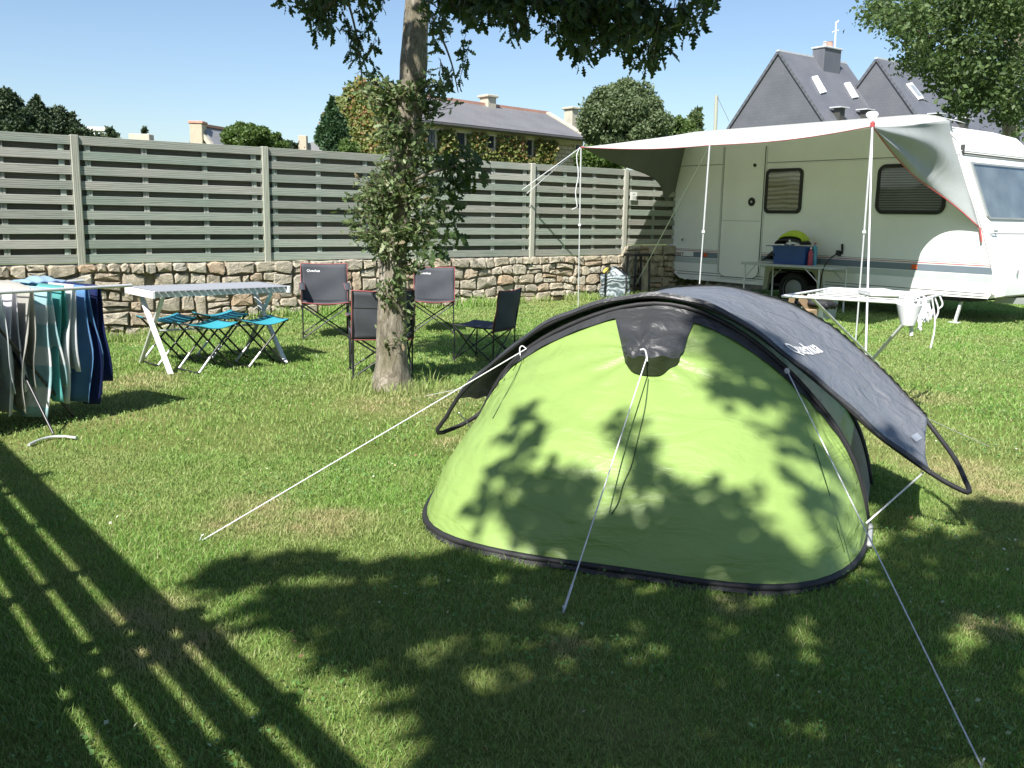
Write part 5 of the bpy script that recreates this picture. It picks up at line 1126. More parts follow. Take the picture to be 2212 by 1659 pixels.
for (k_, x, y, rx, ry, dens) in spots:
    c = gp(x, y); ex = gp(x + rx, y); ey = gp(x, max(y - ry, 900)); a = (ex - c); b_ = (ey - c); area = a.length * b_.length * 3.14; n = int(area * 1150 * dens)
    r_ = np.sqrt(Rs.uniform(size=n)); an = Rs.uniform(0, 6.283, n); h = Rs.uniform(4.6, 6.8, n)
    base_ = np.array(c)[None] + np.array(a)[None] * (r_ * np.cos(an))[:, None] + np.array(b_)[None] * (r_ * np.sin(an))[:, None]; Pl.append(base_ + ts[None] * (h / ts[2])[:, None])
for (x, y, rx, ry) in tentsp:
    c = on_tent(x, y); q = c - C0; w = q.dot(_f); n = int(rx * ry * 3.14 * (w / F) ** 2 * 1.5 * 700)
    r_ = np.sqrt(Rs.uniform(size=n)); an = Rs.uniform(0, 6.283, n); 
    tx = np.array(TD) * (rx * w / F); ty = np.array((TN * -.55 + V(0, 0, .75))) * (ry * w / F) * 1.25; h = Rs.uniform(5.0, 7.6, n)
    Pl.append(np.array(c)[None] + tx[None] * (r_ * np.cos(an))[:, None] + ty[None] * (r_ * np.sin(an))[:, None] + ts[None] * (h / ts[2])[:, None])
Pl = np.concatenate(Pl)
nb = 22000; Xb = Rs.uniform(-7, 6, nb); Zb = Rs.uniform(2.8, 8.5, nb); Yb = 1.4 - .80 * Zb - np.abs(Rs.normal(size=nb)) * 2.4  # unseen extra leaves added behind the camera, blocking sky light on the foreground
back = np.stack([Xb, Yb, Zb], 1)
print('shade leaves', len(Pl), Pl.min(0), Pl.max(0))
st2 = thing('shade_tree', 'leafy tree behind the camera, its dappled shadow on the tent and near lawn', 'tree', V(-.9, -2.6, 0))
scatter_mesh('crown', leaf_cards(Pl, .105, Rs, 1.5, TOSUN, .75), M['oak_dark'], st2, kind='stuff')
scatter_mesh('sky_block_leaves', leaf_cards(back, .30, Rs, .3, (0, 0, 1), .8), M['oak_dark'], st2, kind='stuff')
limb([V(-.9, -2.6, 0), V(-.85, -2.5, 1.5), V(-.7, -2.3, 3.2), V(-.2, -2.6, 4.9)], .17, .09, par=st2, nm='trunk')
for k in range(9):
    p = Vector(Pl[Rs.randint(len(Pl))]); a = V(-.75, -2.35, 2.9 + k * .15); limb([a, a.lerp(p, .5) + V(0, 0, .35), p], .045, .01, par=st2)
# ------------------------------------------------------------------ background trees
def lobes(c, rx, ry, rz, nl, R, flat=0):
    out = []
    for _ in range(nl):
        u = R.normal(size=3); u /= np.linalg.norm(u); r = R.uniform(.35, .90); out.append((np.array(c) + u * np.array([rx, ry, rz]) * r, R.uniform(.14, .29)))
    return out
def crown_pts(c, rx, ry, rz, nl, nper, R):
    P = []
    for (lc, lr) in lobes(c, rx, ry, rz, nl, R):
        u = R.normal(size=(nper, 3)); u /= np.linalg.norm(u, axis=1)[:, None]; P.append(lc + u * np.array([rx, ry, rz]) * lr * R.uniform(.55, 1.05, nper)[:, None])
    return np.concatenate(P)
M['round'] = leafmat('chestnut_leaf', [(0, (.075, .11, .05)), (.6, (.125, .17, .08)), (1, (.19, .23, .12))], .25)
M['bright'] = leafmat('light_green_leaf', [(0, (.07, .12, .03)), (.6, (.11, .17, .05)), (1, (.15, .21, .07))], .3)
M['conifer'] = leafmat('dark_conifer', [(0, (.03, .05, .028)), (.6, (.05, .08, .04)), (1, (.085, .115, .055))], .1)
M['pine'] = leafmat('pine_needle', [(0, (.03, .07, .03)), (.6, (.05, .10, .045)), (1, (.08, .14, .06))], .15)
M['yellowgreen'] = leafmat('poplar_leaf', [(0, (.09, .13, .05)), (.6, (.13, .18, .08)), (1, (.18, .22, .11))], .35)
def bgtree(label, x, ytop, ybot, w, Y, mat, leaf, nl, nper, seed, cat='tree', kind=None, pointy=False, group=None, depth=1.):
    R = np.random.RandomState(seed); top_ = atY(x, ytop, Y); bot = atY(x, ybot, Y); rx = w * .5 * Y / F; cz = (top_.z + bot.z) / 2; rz = (top_.z - bot.z) / 2; c = (top_.x, Y, cz)
    t = thing('tree' if cat == 'tree' else cat, label, cat, V(top_.x, Y, 0), group)
    P = crown_pts(c, rx, rx * depth, rz, nl, nper, R)
    if pointy:
        f = np.clip((P[:, 2] - bot.z) / (top_.z - bot.z), 0, 1.1); s = np.clip(1.25 - f * 1.05, .12, 1); P[:, 0] = c[0] + (P[:, 0] - c[0]) * s; P[:, 1] = c[1] + (P[:, 1] - c[1]) * s
    P = P[P[:, 2] > .2]
    scatter_mesh('crown', leaf_cards(P, leaf, R, .15, (0, 0, 1), .6), M[mat], t, kind='stuff')
    MB().tube([V(top_.x, Y, 0), V(top_.x, Y, cz + rz * .5)], [rx * .10 + .06, rx * .03 + .02], 8).obj('trunk', M['twig'], t)
    return t
bgtree('big round bushy green tree between the ivy-clad house and the caravan', 1352, 176, 360, 185, 34, 'round', .125, 260, 620, 1)
bgtree('green bush just right of the ivy-clad stone house, above the fence', 1300, 318, 380, 120, 31, 'bright', .15, 50, 360, 21, cat='bush')
bgtree('low green bush to the right of the round tree, above the awning', 1475, 255, 330, 90, 36, 'bright', .14, 36, 260, 2, cat='bush')
bgtree('slim pale poplar, left one of the pair beyond the awning', 1466, 238, 330, 26, 60, 'yellowgreen', .35, 14, 60, 3, pointy=True)
bgtree('taller pale poplar, right one of the pair beyond the awning', 1504, 226, 330, 52, 60, 'yellowgreen', .35, 26, 70, 4, pointy=True)
bgtree('dark conifer at the far left edge above the fence', 14, 198, 330, 90, 40, 'conifer', .17, 90, 420, 5)
bgtree('dark ragged conifer with a thin top, second from the left edge', 78, 208, 330, 95, 41, 'conifer', .15, 120, 320, 6, pointy=True)
bgtree('dark conifer sloping down to the right, third from the left edge', 128, 232, 330, 90, 42, 'conifer', .15, 90, 300, 7)
bgtree('low dark shrub between the conifers and the white chimney', 158, 262, 330, 70, 42, 'conifer', .17, 40, 200, 8, cat='shrub')
bgtree('wind-bent dark twigs of a shrub right of the white chimney', 222, 276, 320, 60, 42, 'conifer', .25, 8, 60, 9, cat='shrub')
bgtree('green broadleaf tree beside the slate roof with the left chimney', 528, 262, 345, 110, 38, 'bright', .15, 80, 420, 10)
bgtree('small green bush right of the broadleaf tree on the left skyline', 590, 288, 345, 60, 40, 'bright', .15, 30, 260, 11, cat='bush')
bgtree('low dark hedge line far off on the left skyline', 625, 303, 340, 70, 60, 'conifer', .3, 20, 100, 12, cat='hedge')
bgtree('blue-green pine left of the ivy-covered gable', 718, 217, 350, 84, 30, 'pine', .13, 150, 260, 13, pointy=True)
bgtree('small bright green bush at the foot of the ivy-covered gable', 752, 300, 360, 50, 28, 'bright', .14, 24, 200, 14, cat='bush')
bgtree('tiny pointed conifer on the left skyline beyond the fence', 312, 272, 330, 16, 70, 'conifer', .3, 6, 50, 15, pointy=True)
# tree behind the caravan, upper right
rt = thing('tree', 'large sunlit broadleaf tree overhanging the caravan from behind at the top right', 'tree', atY(2190, 500, 21)); rt.location.z = 0; WO[rt.name].z = 0
R = np.random.RandomState(31); P_ = []
M['righttree'] = leafmat('sunlit_broadleaf', [(0, (.04, .07, .022)), (.5, (.07, .115, .035)), (1, (.12, .17, .06))], .28)
for (x, y, rx, ry, n) in ((1915, 12, 38, 16, 350), (1935, 40, 60, 24, 520), (1890, 44, 22, 12, 120), (1975, 75, 50, 34, 700), (2010, 30, 60, 34, 800), (2000, 120, 40, 24, 420), (2090, 30, 80, 40, 1200), (2160, 40, 80, 50, 1300), (2210, 100, 50, 60, 1000), (2060, 95, 40, 34, 620), (2120, 110, 50, 40, 800), (2170, 150, 50, 50, 800), (2030, 165, 40, 24, 420), (2075, 195, 56, 26, 620), (2060, 225, 40, 18, 330), (1985, 145, 30, 16, 200), (2120, 215, 44, 22, 400), (2105, 170, 30, 26, 300), (2200, 200, 34, 50, 500), (2185, 255, 30, 22, 300), (2215, 260, 20, 36, 220), (2150, 200, 36, 20, 200), (1975, 25, 30, 20, 250), (2130, -30, 160, 50, 2500), (2040, 130, 20, 30, 200)):
    for q in range(max(1, n // 50)):
        a = R.uniform(0, 6.283); r_ = math.sqrt(R.uniform()); Yc = R.uniform(18.5, 23.0); c = np.array(atY(x + rx * r_ * math.cos(a), y + ry * r_ * math.sin(a), Yc)); u = R.normal(size=(70, 3)); P_.append(c + u * np.array([.15, .25, .10]))
P_ = np.concatenate(P_); scatter_mesh('crown', leaf_cards(P_, .115, R, .6, (0, 0, 1), .6), M['righttree'], rt, kind='stuff')
limb([atY(2190, 520, 21), atY(2188, 330, 21), atY(2178, 240, 21), atY(2185, 160, 21), atY(2205, 80, 21), atY(2240, -60, 21)], .20, .10, par=rt, nm='trunk')
limb([atY(2186, 180, 21), atY(2120, 120, 21), atY(2030, 90, 20.5), atY(1940, 45, 20)], .08, .015, par=rt); limb([atY(2182, 250, 21), atY(2120, 210, 21), atY(2060, 200, 20.6)], .05, .012, par=rt); limb([atY(2196, 120, 21), atY(2130, 50, 21), atY(2060, 10, 21)], .07, .015, par=rt)

# ------------------------------------------------------------------ houses
def slatemat(name, c, sc):
    m, nt, b, out = newmat(name); co = coords(nt, 'Generated'); co = coords(nt, 'Object'); br_ = nd(nt, 'ShaderNodeTexBrick', ins={'Scale': sc, 'Mortar Size': .012, 'Brick Width': .5, 'Row Height': .28}); br_.inputs['Color1'].default_value = (*c, 1); br_.inputs['Color2'].default_value = (*tuple(x * 1.08 for x in c), 1); br_.inputs['Mortar'].default_value = (*tuple(x * .82 for x in c), 1)
    nt.links.new(co, br_.inputs['Vector']); f = noise(nt, co, .8, 5); c2 = mixc(nt, 1., br_.outputs['Color'], ramp(nt, f, [(.3, (.85, .85, .87)), (.7, (1.12, 1.12, 1.1))]), 'MULTIPLY'); nt.links.new(c2, b.inputs['Base Color']); b.inputs['Roughness'].default_value = .55; return m
M['slate'] = slatemat('blue_grey_slate', (.12, .125, .142), 2.2)
M['slate2'] = slatemat('weathered_slate', (.165, .162, .165), 2.0)
M['ridge'] = simple('terracotta_ridge', (.50, .27, .20), .8, .15, 6, 40, .2)
M['granite'] = simple('pale_granite', (.48, .44, .35), .9, .12, 3, 20, .3)
def masonry():
    m, nt, b, out = newmat('granite_rubble_wall'); co = coords(nt, 'Object'); br_ = nd(nt, 'ShaderNodeTexBrick', ins={'Scale': 1.6, 'Mortar Size': .035, 'Brick Width': .6, 'Row Height': .25, 'Bias': .1}); br_.inputs['Color1'].default_value = (.42, .37, .28, 1); br_.inputs['Color2'].default_value = (.52, .47, .38, 1); br_.inputs['Mortar'].default_value = (.28, .22, .15, 1); nt.links.new(co, br_.inputs['Vector'])
    nt.links.new(br_.outputs['Color'], b.inputs['Base Color']); b.inputs['Roughness'].default_value = .9; bump(nt, b, br_.outputs['Fac'], -.4, .03); return m
M['masonry'] = masonry()
M['wglass'] = simple('dark_window_glass', (.03, .035, .045), .12, .2, 3, 10, .05, spec=.6)
M['wframe'] = simple('dark_blue_window_frame', (.03, .035, .06), .5, .1, 3, 30, .05)
M['ivy'] = leafmat('turning_ivy', [(0, (.09, .13, .03)), (.35, (.16, .20, .05)), (.66, (.22, .21, .07)), (.85, (.28, .16, .06)), (1, (.25, .10, .06))], .2, patch=(.35, (.10, .14, .03)))
hY0 = 32.2
e_l = atY(862, 253, 30.6); e_r = atY(1256, 297, 38.6); ez_ = (e_l.z + e_r.z) / 2; e_l = onpl(862, 253, (0, 0, ez_), V(0, 0, 1)); e_r = onpl(1256, 297, (0, 0, ez_), V(0, 0, 1))
hu = (e_r - e_l); hl = hu.length; hu.normalize(); hv = V(-.62, .79, 0).normalized(); hD = 4.6
print('house', e_l, e_r, hl, ez_)
H_ = lambda a, w, z: V(e_l.x, e_l.y, 0) + hu * a + hv * w + V(0, 0, z)
fr = thing('stone_farmhouse', 'long granite farmhouse with slate roof and red ridge, its walls covered in turning ivy', 'house', H_(hl / 2, hD / 2, 0))
rzL = onpl(950, 213, H_(0, hD / 2, 0), hu.cross(V(0, 0, 1))).z; rzR = onpl(1232, 262, H_(0, hD / 2, 0), hu.cross(V(0, 0, 1))).z; rz0 = (rzL + rzR) / 2; print('ridge z', rzL, rzR)
def local_obj(bb, nm, m, par, ang, o):
    """part whose own axes follow the wall, so brick patterns run level"""
    Rm = Matrix.Rotation(-ang, 4, 'Z'); bb.v = [tuple(Rm @ (Vector(v) - o)) for v in bb.v]; ob = bb.obj(nm, m, None, origin=(0, 0, 0)); ob.parent = par; ob.location = Vector(o) - WO[par.name]; ob.rotation_euler = (0, 0, ang); return ob
ha = math.atan2(hu.y, hu.x)
def wallobj(bb, nm, m, par, ang, o):
    Rm = Matrix.Rotation(-math.pi / 2, 4, 'X') @ Matrix.Rotation(-ang, 4, 'Z'); bb.v = [tuple(Rm @ (Vector(v) - Vector(o))) for v in bb.v]; ob = bb.obj(nm, m, None, origin=(0, 0, 0)); ob.parent = par; ob.location = Vector(o) - WO[par.name]; ob.rotation_euler = (Matrix.Rotation(ang, 4, 'Z') @ Matrix.Rotation(math.pi / 2, 4, 'X')).to_euler(); return ob
bb = MB(); bb.prism([H_(0, 0, -.3), H_(0, hD, -.3), H_(0, hD, ez_), H_(0, hD / 2, rz0 - .05), H_(0, 0, ez_)], hu * hl); wallobj(bb, 'wall', M['masonry'], fr, ha, H_(0, 0, 0))
def roofplane(P0, P1, P2, P3, nm, m, par, th=.10):
    u = (P1 - P0).normalized(); nrm = u.cross(P3 - P0).normalized(); 
    if nrm.z < 0: nrm = -nrm
    v_ = nrm.cross(u); Rm = Matrix((u, v_, nrm)); bb = MB(); bb.prism([P0, P1, P2, P3], nrm * th); bb.v = [tuple(Rm @ (Vector(q) - P0)) for q in bb.v]; ob = bb.obj(nm, m, None, origin=(0, 0, 0)); ob.parent = par; ob.location = P0 - WO[par.name]; ob.rotation_euler = Rm.transposed().to_euler(); return ob
roofplane(H_(-.15, -.25, ez_ - .12), H_(hl + .15, -.25, ez_ - .12), H_(hl + .15, hD / 2, rz0), H_(-.15, hD / 2, rz0), 'roof', M['slate2'], fr)
roofplane(H_(-.15, hD + .25, ez_ - .12), H_(hl + .15, hD + .25, ez_ - .12), H_(hl + .15, hD / 2, rz0), H_(-.15, hD / 2, rz0), 'roof', M['slate2'], fr)
MB().beam(H_(-.15, hD / 2, rz0 + .10), H_(hl + .15, hD / 2, rz0 + .10), .22, .12).obj('ridge_tiles', M['ridge'], fr)
MB().beam(H_(hl + .1, -.2, ez_ + .02), H_(hl + .1, hD / 2, rz0 + .12), .22, .12).obj('gable_coping', M['granite'], fr)
MB().tube([H_(-.1, -.32, ez_ - .12), H_(hl + .1, -.32, ez_ - .12)], .07, 6).obj('gutter', M['line_dark'], fr)
MB().beam(H_(0, -.06, ez_ - .22), H_(hl, -.06, ez_ - .22), .10, .18).obj('eaves_board', M['granite'], fr)
for (x, y, w_) in ((1054, 228, .46), (1234, 252, .44)):
    c = onpl(x, y, H_(0, hD / 2, 0), hu.cross(V(0, 0, 1))); top_ = c.z + .28; ch_ = MB().bbox(V(c.x, c.y, (rz0 - .5 + top_) / 2), (w_, w_ * 1.2, top_ - rz0 + .5), .02, (hu, hv, V(0, 0, 1))).obj('chimney', M['granite'], fr)
    MB().bbox(V(c.x, c.y, top_ + .05), (w_ + .14, w_ * 1.2 + .14, .10), .02, (hu, hv, V(0, 0, 1))).obj('chimney_cap', M['granite'], ch_)
def hw(x, y): q = onpl(x, y, H_(0, 0, 0), hu.cross(V(0, 0, 1))); return (q - H_(0, 0, 0)).dot(hu), q.z
wins = []
for (x0, x1, y0, y1) in ((922, 937, 278, 318), (985, 1001, 282, 322), (1052, 1064, 289, 320), (1134, 1146, 298, 335), (1242, 1252, 307, 342)):
    a0_, zt = hw((x0 + x1) / 2, y0); _, zb_ = hw((x0 + x1) / 2, y1); aL, _ = hw(x0, y1); aR, _ = hw(x1, y1); wins.append((aL, aR, zb_, zt)); w2 = aR - aL; ac = (aL + aR) / 2
    P = lambda a, z, w=-.02: H_(a, w, z)
    MB().box(H_(ac, -.02, (zb_ + zt) / 2), (w2 + .22, .06, zt - zb_ + .24), (hu, hv, V(0, 0, 1))).obj('window_surround', M['granite'], fr)
    wf = MB().box(H_(ac, -.055, (zb_ + zt) / 2), (w2, .03, zt - zb_), (hu, hv, V(0, 0, 1))).obj('window', M['wframe'], fr)
    for sx_ in (-1, 1): MB().box(H_(ac + sx_ * w2 * .24, -.075, (zb_ + zt) / 2), (w2 * .36, .02, zt - zb_ - .10), (hu, hv, V(0, 0, 1))).obj('pane', M['wglass'], wf)
# ivy: leaves on the long wall and on the left gable
R = np.random.RandomState(17); n = 34000; a = R.uniform(0, hl * .84, n); z = R.uniform(0, ez_ - .3, n); keep = np.ones(n, bool)
for (aL, aR, zb_, zt) in wins: keep &= ~((a > aL - .14) & (a < aR + .16) & (z > zb_ - .14) & (z < zt + .14))
edge = hl * .84 - .25 * np.abs(np.sin(z * 3)) - .15 * np.abs(np.sin(z * 7)); keep &= a < edge; keep &= z < ez_ - .14 - .06 * np.abs(np.sin(a * 2.3)) - .06 * np.sin(a * 5.1)
a = a[keep]; z = z[keep]; w = -.08 - R.uniform(0, .16, len(a)); P1 = np.array(H_(0, 0, 0))[None] + np.array(hu)[None] * a[:, None] + np.array(hv)[None] * w[:, None]; P1[:, 2] = z
n = 22000; w = R.uniform(-.1, hD + .3, n); zz = R.uniform(0, rz0 + .5, n); lim = rz0 + .45 - np.abs(w - hD / 2) * ((rz0 - ez_) / (hD / 2)) * 1.0 + .1 * np.sin(w * 7); k2 = zz < lim; w = w[k2]; zz = zz[k2]
P2 = np.array(H_(0, 0, 0))[None] - np.array(hu)[None] * (.05 + R.uniform(0, .35, len(w)))[:, None] + np.array(hv)[None] * w[:, None]; P2[:, 2] = zz
ivd = np.array([-.3, -1, .35]); scatter_mesh('ivy', leaf_cards(np.concatenate([P1, P2]), .13, R, 1.3, ivd / np.linalg.norm(ivd), .85), M['ivy'], fr, kind='stuff')
# twin slate-clad houses on the right
def slate_house(name, label, apex, Y, r_dir, v_dir, k, ridge_end, zl, W_left, W_right):
    A = atY(*apex, Y); r = V(*r_dir, 0).normalized(); v = V(*v_dir, 0).normalized(); t = thing(name, label, 'house', V(A.x, A.y, 0))
    q = onpl(*ridge_end, A, r.cross(V(0, 0, 1))); Lr = (q - A).dot(r)
    zb_ = zl; wl = (A.z - zb_) / k
    ang = math.atan2(v.y, v.x)
    G0 = [V(A.x, A.y, -.3) + v * wl, V(A.x, A.y, zb_) + v * wl, V(A.x, A.y, A.z), V(A.x, A.y, zb_) - v * wl, V(A.x, A.y, -.3) - v * wl]
    bb = MB(); bb.prism(G0, r * Lr); wallobj(bb, 'gable_wall', M['slate'], t, ang, V(A.x, A.y, 0))
    for s in (-1, 1):
        e = V(A.x, A.y, zb_ - .3) + v * (wl * s * 1.04); roofplane(e - r * .08, e + r * (Lr + .08), V(A.x, A.y, A.z) + r * (Lr + .08), V(A.x, A.y, A.z) - r * .08, 'roof', M['slate'], t, .12)
    MB().beam(A + V(0, 0, .12) - r * .1, A + V(0, 0, .12) + r * (Lr + .1), .16, .07).obj('ridge_strip', M['alu'], t)
    return t, A, r, v, Lr, wl
sl_args = ((.80, .60), (-.60, .80))
t1, A1, r1, v1, L1, w1 = slate_house('slate_house', 'slate-clad house with steep gable, tall chimney and two roof windows, left of the pair', (1683, 116), 41.6, *sl_args, 1.18, (1823, 144), 3.2, 0, 0)
print('slate', A1, L1, w1)
t2, A2, r2, v2, L2, w2_ = slate_house('slate_house', 'slate-clad house with steep gable, right of the pair, half behind the broadleaf tree', (1895, 132), 42.5, *sl_args, 1.18, (2330, 215), 3.2, 0, 0)
def onroof(A, r, v, k, x, y, off=.12):
    """point on the right-hand roof slope (towards -v)"""
    n_ = (v * -1 + V(0, 0, 1) * (1 / k)).normalized(); return onpl(x, y, A + n_ * off, n_), n_
def roofitem(t, A, r, v, pts, nm, frame, glass, h=.06):
    P = [onroof(A, r, v, 1.18, x, y)[0] for x, y in pts]; n_ = onroof(A, r, v, 1.18, 0, 0)[1]; c = sum(P, V(0, 0, 0)) / 4
    o = MB().prism(P, n_ * h).obj(nm, M[frame], t); MB().prism([c + (p - c) * .72 + n_ * (h + .003) for p in P], n_ * .01).obj('pane', glass, o); return o
M['skyglass'] = simple('bright_roof_window_glass', (.62, .58, .50), .3, .05, 3, 10, .02)
roofitem(t1, A1, r1, v1, [(1753, 167), (1764, 165), (1784, 200), (1772, 203)], 'roof_window', 'alu_white', M['skyglass'])
roofitem(t1, A1, r1, v1, [(1823, 181), (1834, 179), (1853, 211), (1841, 213)], 'roof_window', 'alu_white', M['skyglass'])
roofitem(t2, A2, r2, v2, [(1957, 182), (1968, 180), (1994, 214), (1984, 216)], 'roof_window', 'alu_white', M['acrylic'])
for (x, y, t_, A_h) in ((1812, 254, t1, A1), (2022, 267, t2, A2), (2080, 276, t2, A2), (1868, 258, t1, A1)):
    p, n_ = onroof(A_h, r1, v1, 1.18, x, y); MB().box(p + V(0, 0, .12), (.35, .3, .5), (r1, v1, V(0, 0, 1))).obj('vent_stack', M['line_dark'], t_); MB().box(p + V(0, 0, .40) , (.62, .55, .05), (r1, v1, V(0, 0, 1))).obj('vent_cover', M['alu'], t_)
# chimney of the left slate house
cb = onpl(1783, 160, A1 + v1 * -.3, v1); cw = 1.25
ztop = onpl(1785, 108, cb, V(0, 1, 0)).z; ch_ = MB().bbox(V(cb.x, cb.y, (ztop + A1.z - 1.8) / 2), (cw, .62, ztop - A1.z + 1.8), .02, (r1, v1, V(0, 0, 1))).obj('chimney', M['slate'], t1)
MB().bbox(V(cb.x, cb.y, ztop + .04), (cw + .1, .75, .08), .02, (r1, v1, V(0, 0, 1))).obj('chimney_cap', M['alu'], ch_)
MB().lathe(V(cb.x, cb.y, ztop + .08) + r1 * .15, [(.14, 0), (.13, .25), (.15, .28)], 12).obj('chimney_pot', M['ridge'], ch_); MB().lathe(V(cb.x, cb.y, ztop + .08) - r1 * .2, [(.08, 0), (.08, .2), (.12, .22), (.02, .28)], 10).obj('chimney_pot', M['alu'], ch_)
ab = onpl(1801, 165, cb, V(0, 1, 0)); at_ = onpl(1806, 47, cb, V(0, 1, 0)); an_ = thing('antenna', 'thin white aerial mast strapped to the slate chimney', 'antenna', ab)
MB().tube([ab, at_], .035, 6).obj('mast', M['alu_white'], an_); MB().tube([at_ + V(-.02, 0, -.1), at_ + V(.12, 0, .05)], .03, 5).tube([at_ + V(-.15, 0, -.45), at_ + V(.15, 0, -.35)], .02, 5).obj('aerial', M['alu_white'], an_)
# utility pole
up0 = atY(1547, 300, 38); up1 = atY(1548, 206, 38); upo = thing('utility_pole', 'thin wooden utility pole beyond the awning, left of the slate houses', 'pole', V(up0.x, 38, 0))
MB().tube([V(up0.x, 38, 0), up1], [.10, .07], 8).obj('pole_shaft', M['post'], upo); MB().tube([up1, atY(1575, 262, 37)], .012, 4).obj('stay_wire', M['line_dark'], upo)
# small roofs on the left skyline
M['render'] = simple('cream_render', (.46, .40, .30), .9, .08, 3, 30, .1); M['slate_pale'] = slatemat('pale_slate', (.24, .24, .25), 1.5)
A = atY(425, 292, 55); lh = thing('house', 'distant cream house with tall end chimney and red ridge, on the left skyline', 'house', V(A.x, 55, 0))
q0 = atY(433, 276, 55); q1 = atY(500, 283, 58); z_e = atY(433, 330, 55).z
dr_ = (q1 - q0); dr_.z = 0; dr_.normalize(); pv = V(-dr_.y, dr_.x, 0)
L_ = (q1 - q0).length + 3
bb = MB(); bb.prism([q0 * 1 - V(0, 0, q0.z) - pv * 3.4, V(q0.x, q0.y, 1.8) - pv * 3.4, q0, V(q0.x, q0.y, 1.8) + pv * 3.4, q0 - V(0, 0, q0.z) + pv * 3.4], dr_ * L_); bb.obj('wall', M['render'], lh)
for s in (-1, 1): roofplane(V(q0.x, q0.y, 1.8) + pv * 3.6 * s, V(q0.x, q0.y, 1.8) + pv * 3.6 * s + dr_ * L_, q0 + dr_ * L_, q0, 'roof', M['slate_pale'], lh)
MB().beam(q0 + V(0, 0, .16), q0 + dr_ * L_ + V(0, 0, .16), .3, .15).obj('ridge_tiles', M['ridge'], lh)
cp_ = atY(426, 264, 54.8); cc = MB().bbox(V(cp_.x, 54.9, cp_.z - 1.2), (.72, .8, 2.2), .03).obj('chimney', M['render'], lh); MB().bbox(V(cp_.x, 54.9, cp_.z - .02), (.85, .9, .14), .02).obj('chimney_cap', M['ridge'], cc)
MB().beam(V(q0.x - .1, q0.y - .15, q0.z), V(q0.x, q0.y, 1.8) - pv * 3.5 - dr_ * .1, .25, .2).obj('gable_coping', M['granite'], lh)
A = atY(672, 304, 60); sh_ = thing('house', 'tiny distant house with a pale slate roof beside the pine', 'house', V(A.x, 60, 0)); bb = MB(); bb.prism([V(A.x - 1.3, 60, 0), V(A.x - 1.3, 60, atY(660, 322, 60).z), V(A.x + .3, 60, A.z), V(A.x + 1.6, 60, atY(690, 322, 60).z), V(A.x + 1.6, 60, 0)], V(3, 6, 0)); bb.obj('wall', M['slate_pale'], sh_)
MB().bbox(atY(655, 311, 59.8) , (.5, .5, 1.0), .02).obj('chimney', M['render'], sh_)
A = atY(213, 276, 50); wc = thing('chimney', 'square white chimney top showing over the fence on the left', 'chimney', V(A.x, 50, 0)); MB().bbox(V(A.x, 50, A.z / 2 - .15), (.95, .8, A.z - .3), .03).obj('stack', M['white'], wc); MB().bbox(V(A.x, 50, A.z - .1), (1.15, .95, .2), .03).obj('cap', M['white'], wc)
A = atY(305, 290, 60); oc = thing('chimney', 'small stone-coloured chimney top beside the tiny pointed conifer', 'chimney', V(A.x, 60, 0)); MB().bbox(V(A.x, 60, A.z / 2), (1.3, .8, A.z), .03).obj('stack', M['granite'], oc)

# ------------------------------------------------------------------ grass
def grass(name, n, xr, yr, hmin, hmax, wd, seed, mat, accept=None, lean=.5):
    R = np.random.RandomState(seed); x = R.uniform(*xr, n); y = R.uniform(*yr, n); keep = np.abs(x - .15) < (.62 * y + 1.5)
    # lawn side of the wall only
    dn = (x - FA.x) * FN.x + (y - FA.y) * FN.y; keep &= dn > .14
    if accept is not None: keep &= accept(x, y, R)
    x = x[keep]; y = y[keep]; n = len(x)
    sx_ = np.clip((-3.3 - x) / 1.4, 0, 1); sy_ = np.clip((y - 9.2) / 2.2, 0, 1); z = -.19 * (sx_ * sx_ * (3 - 2 * sx_)) * (sy_ * sy_ * (3 - 2 * sy_)) - .004
    # tussocks: height follows a smooth pattern
    hf = .75 + .25 * np.sin(x * 5.1 + 1.3 * np.sin(y * 4.3)) * np.sin(y * 6.2 + np.sin(x * 3.7)) + .15 * np.sin(x * 19 + y * 7) * np.sin(y * 17 - x * 5)
    h = R.uniform(hmin, hmax, n) * hf * (1 + .02 * y); a = R.uniform(0, 6.283, n); ln = R.uniform(0, lean, n) * h; w = wd * R.uniform(.7, 1.3, n) * np.clip(y / 4.5, .8, 3.2)
    ca, sa = np.cos(a), np.sin(a); b_ = R.uniform(0, 6.283, n); bx, by = np.cos(b_) * w / 2, np.sin(b_) * w / 2
    p0 = np.stack([x - bx, y - by, z], 1); p1 = np.stack([x + bx, y + by, z], 1); m = np.stack([x + ca * ln * .35, y + sa * ln * .35, z + h * .6], 1); p2 = m + np.stack([bx, by, bx * 0], 1) * .8; p3 = m - np.stack([bx, by, bx * 0], 1) * .8; p4 = np.stack([x + ca * ln, y + sa * ln, z + h], 1)
    V_ = np.stack([p0, p1, p2, p3, p4], 1).reshape(-1, 3); i = np.arange(n)[:, None] * 5
    F_ = np.concatenate([i + [0, 1, 2], i + [0, 2, 3], i + [3, 2, 4]], 0); print(name, n); o = scatter_mesh(name, (V_, F_), mat, None, 'short sunlit lawn grass with worn straw-coloured patches', 'grass', None, 'stuff'); return o
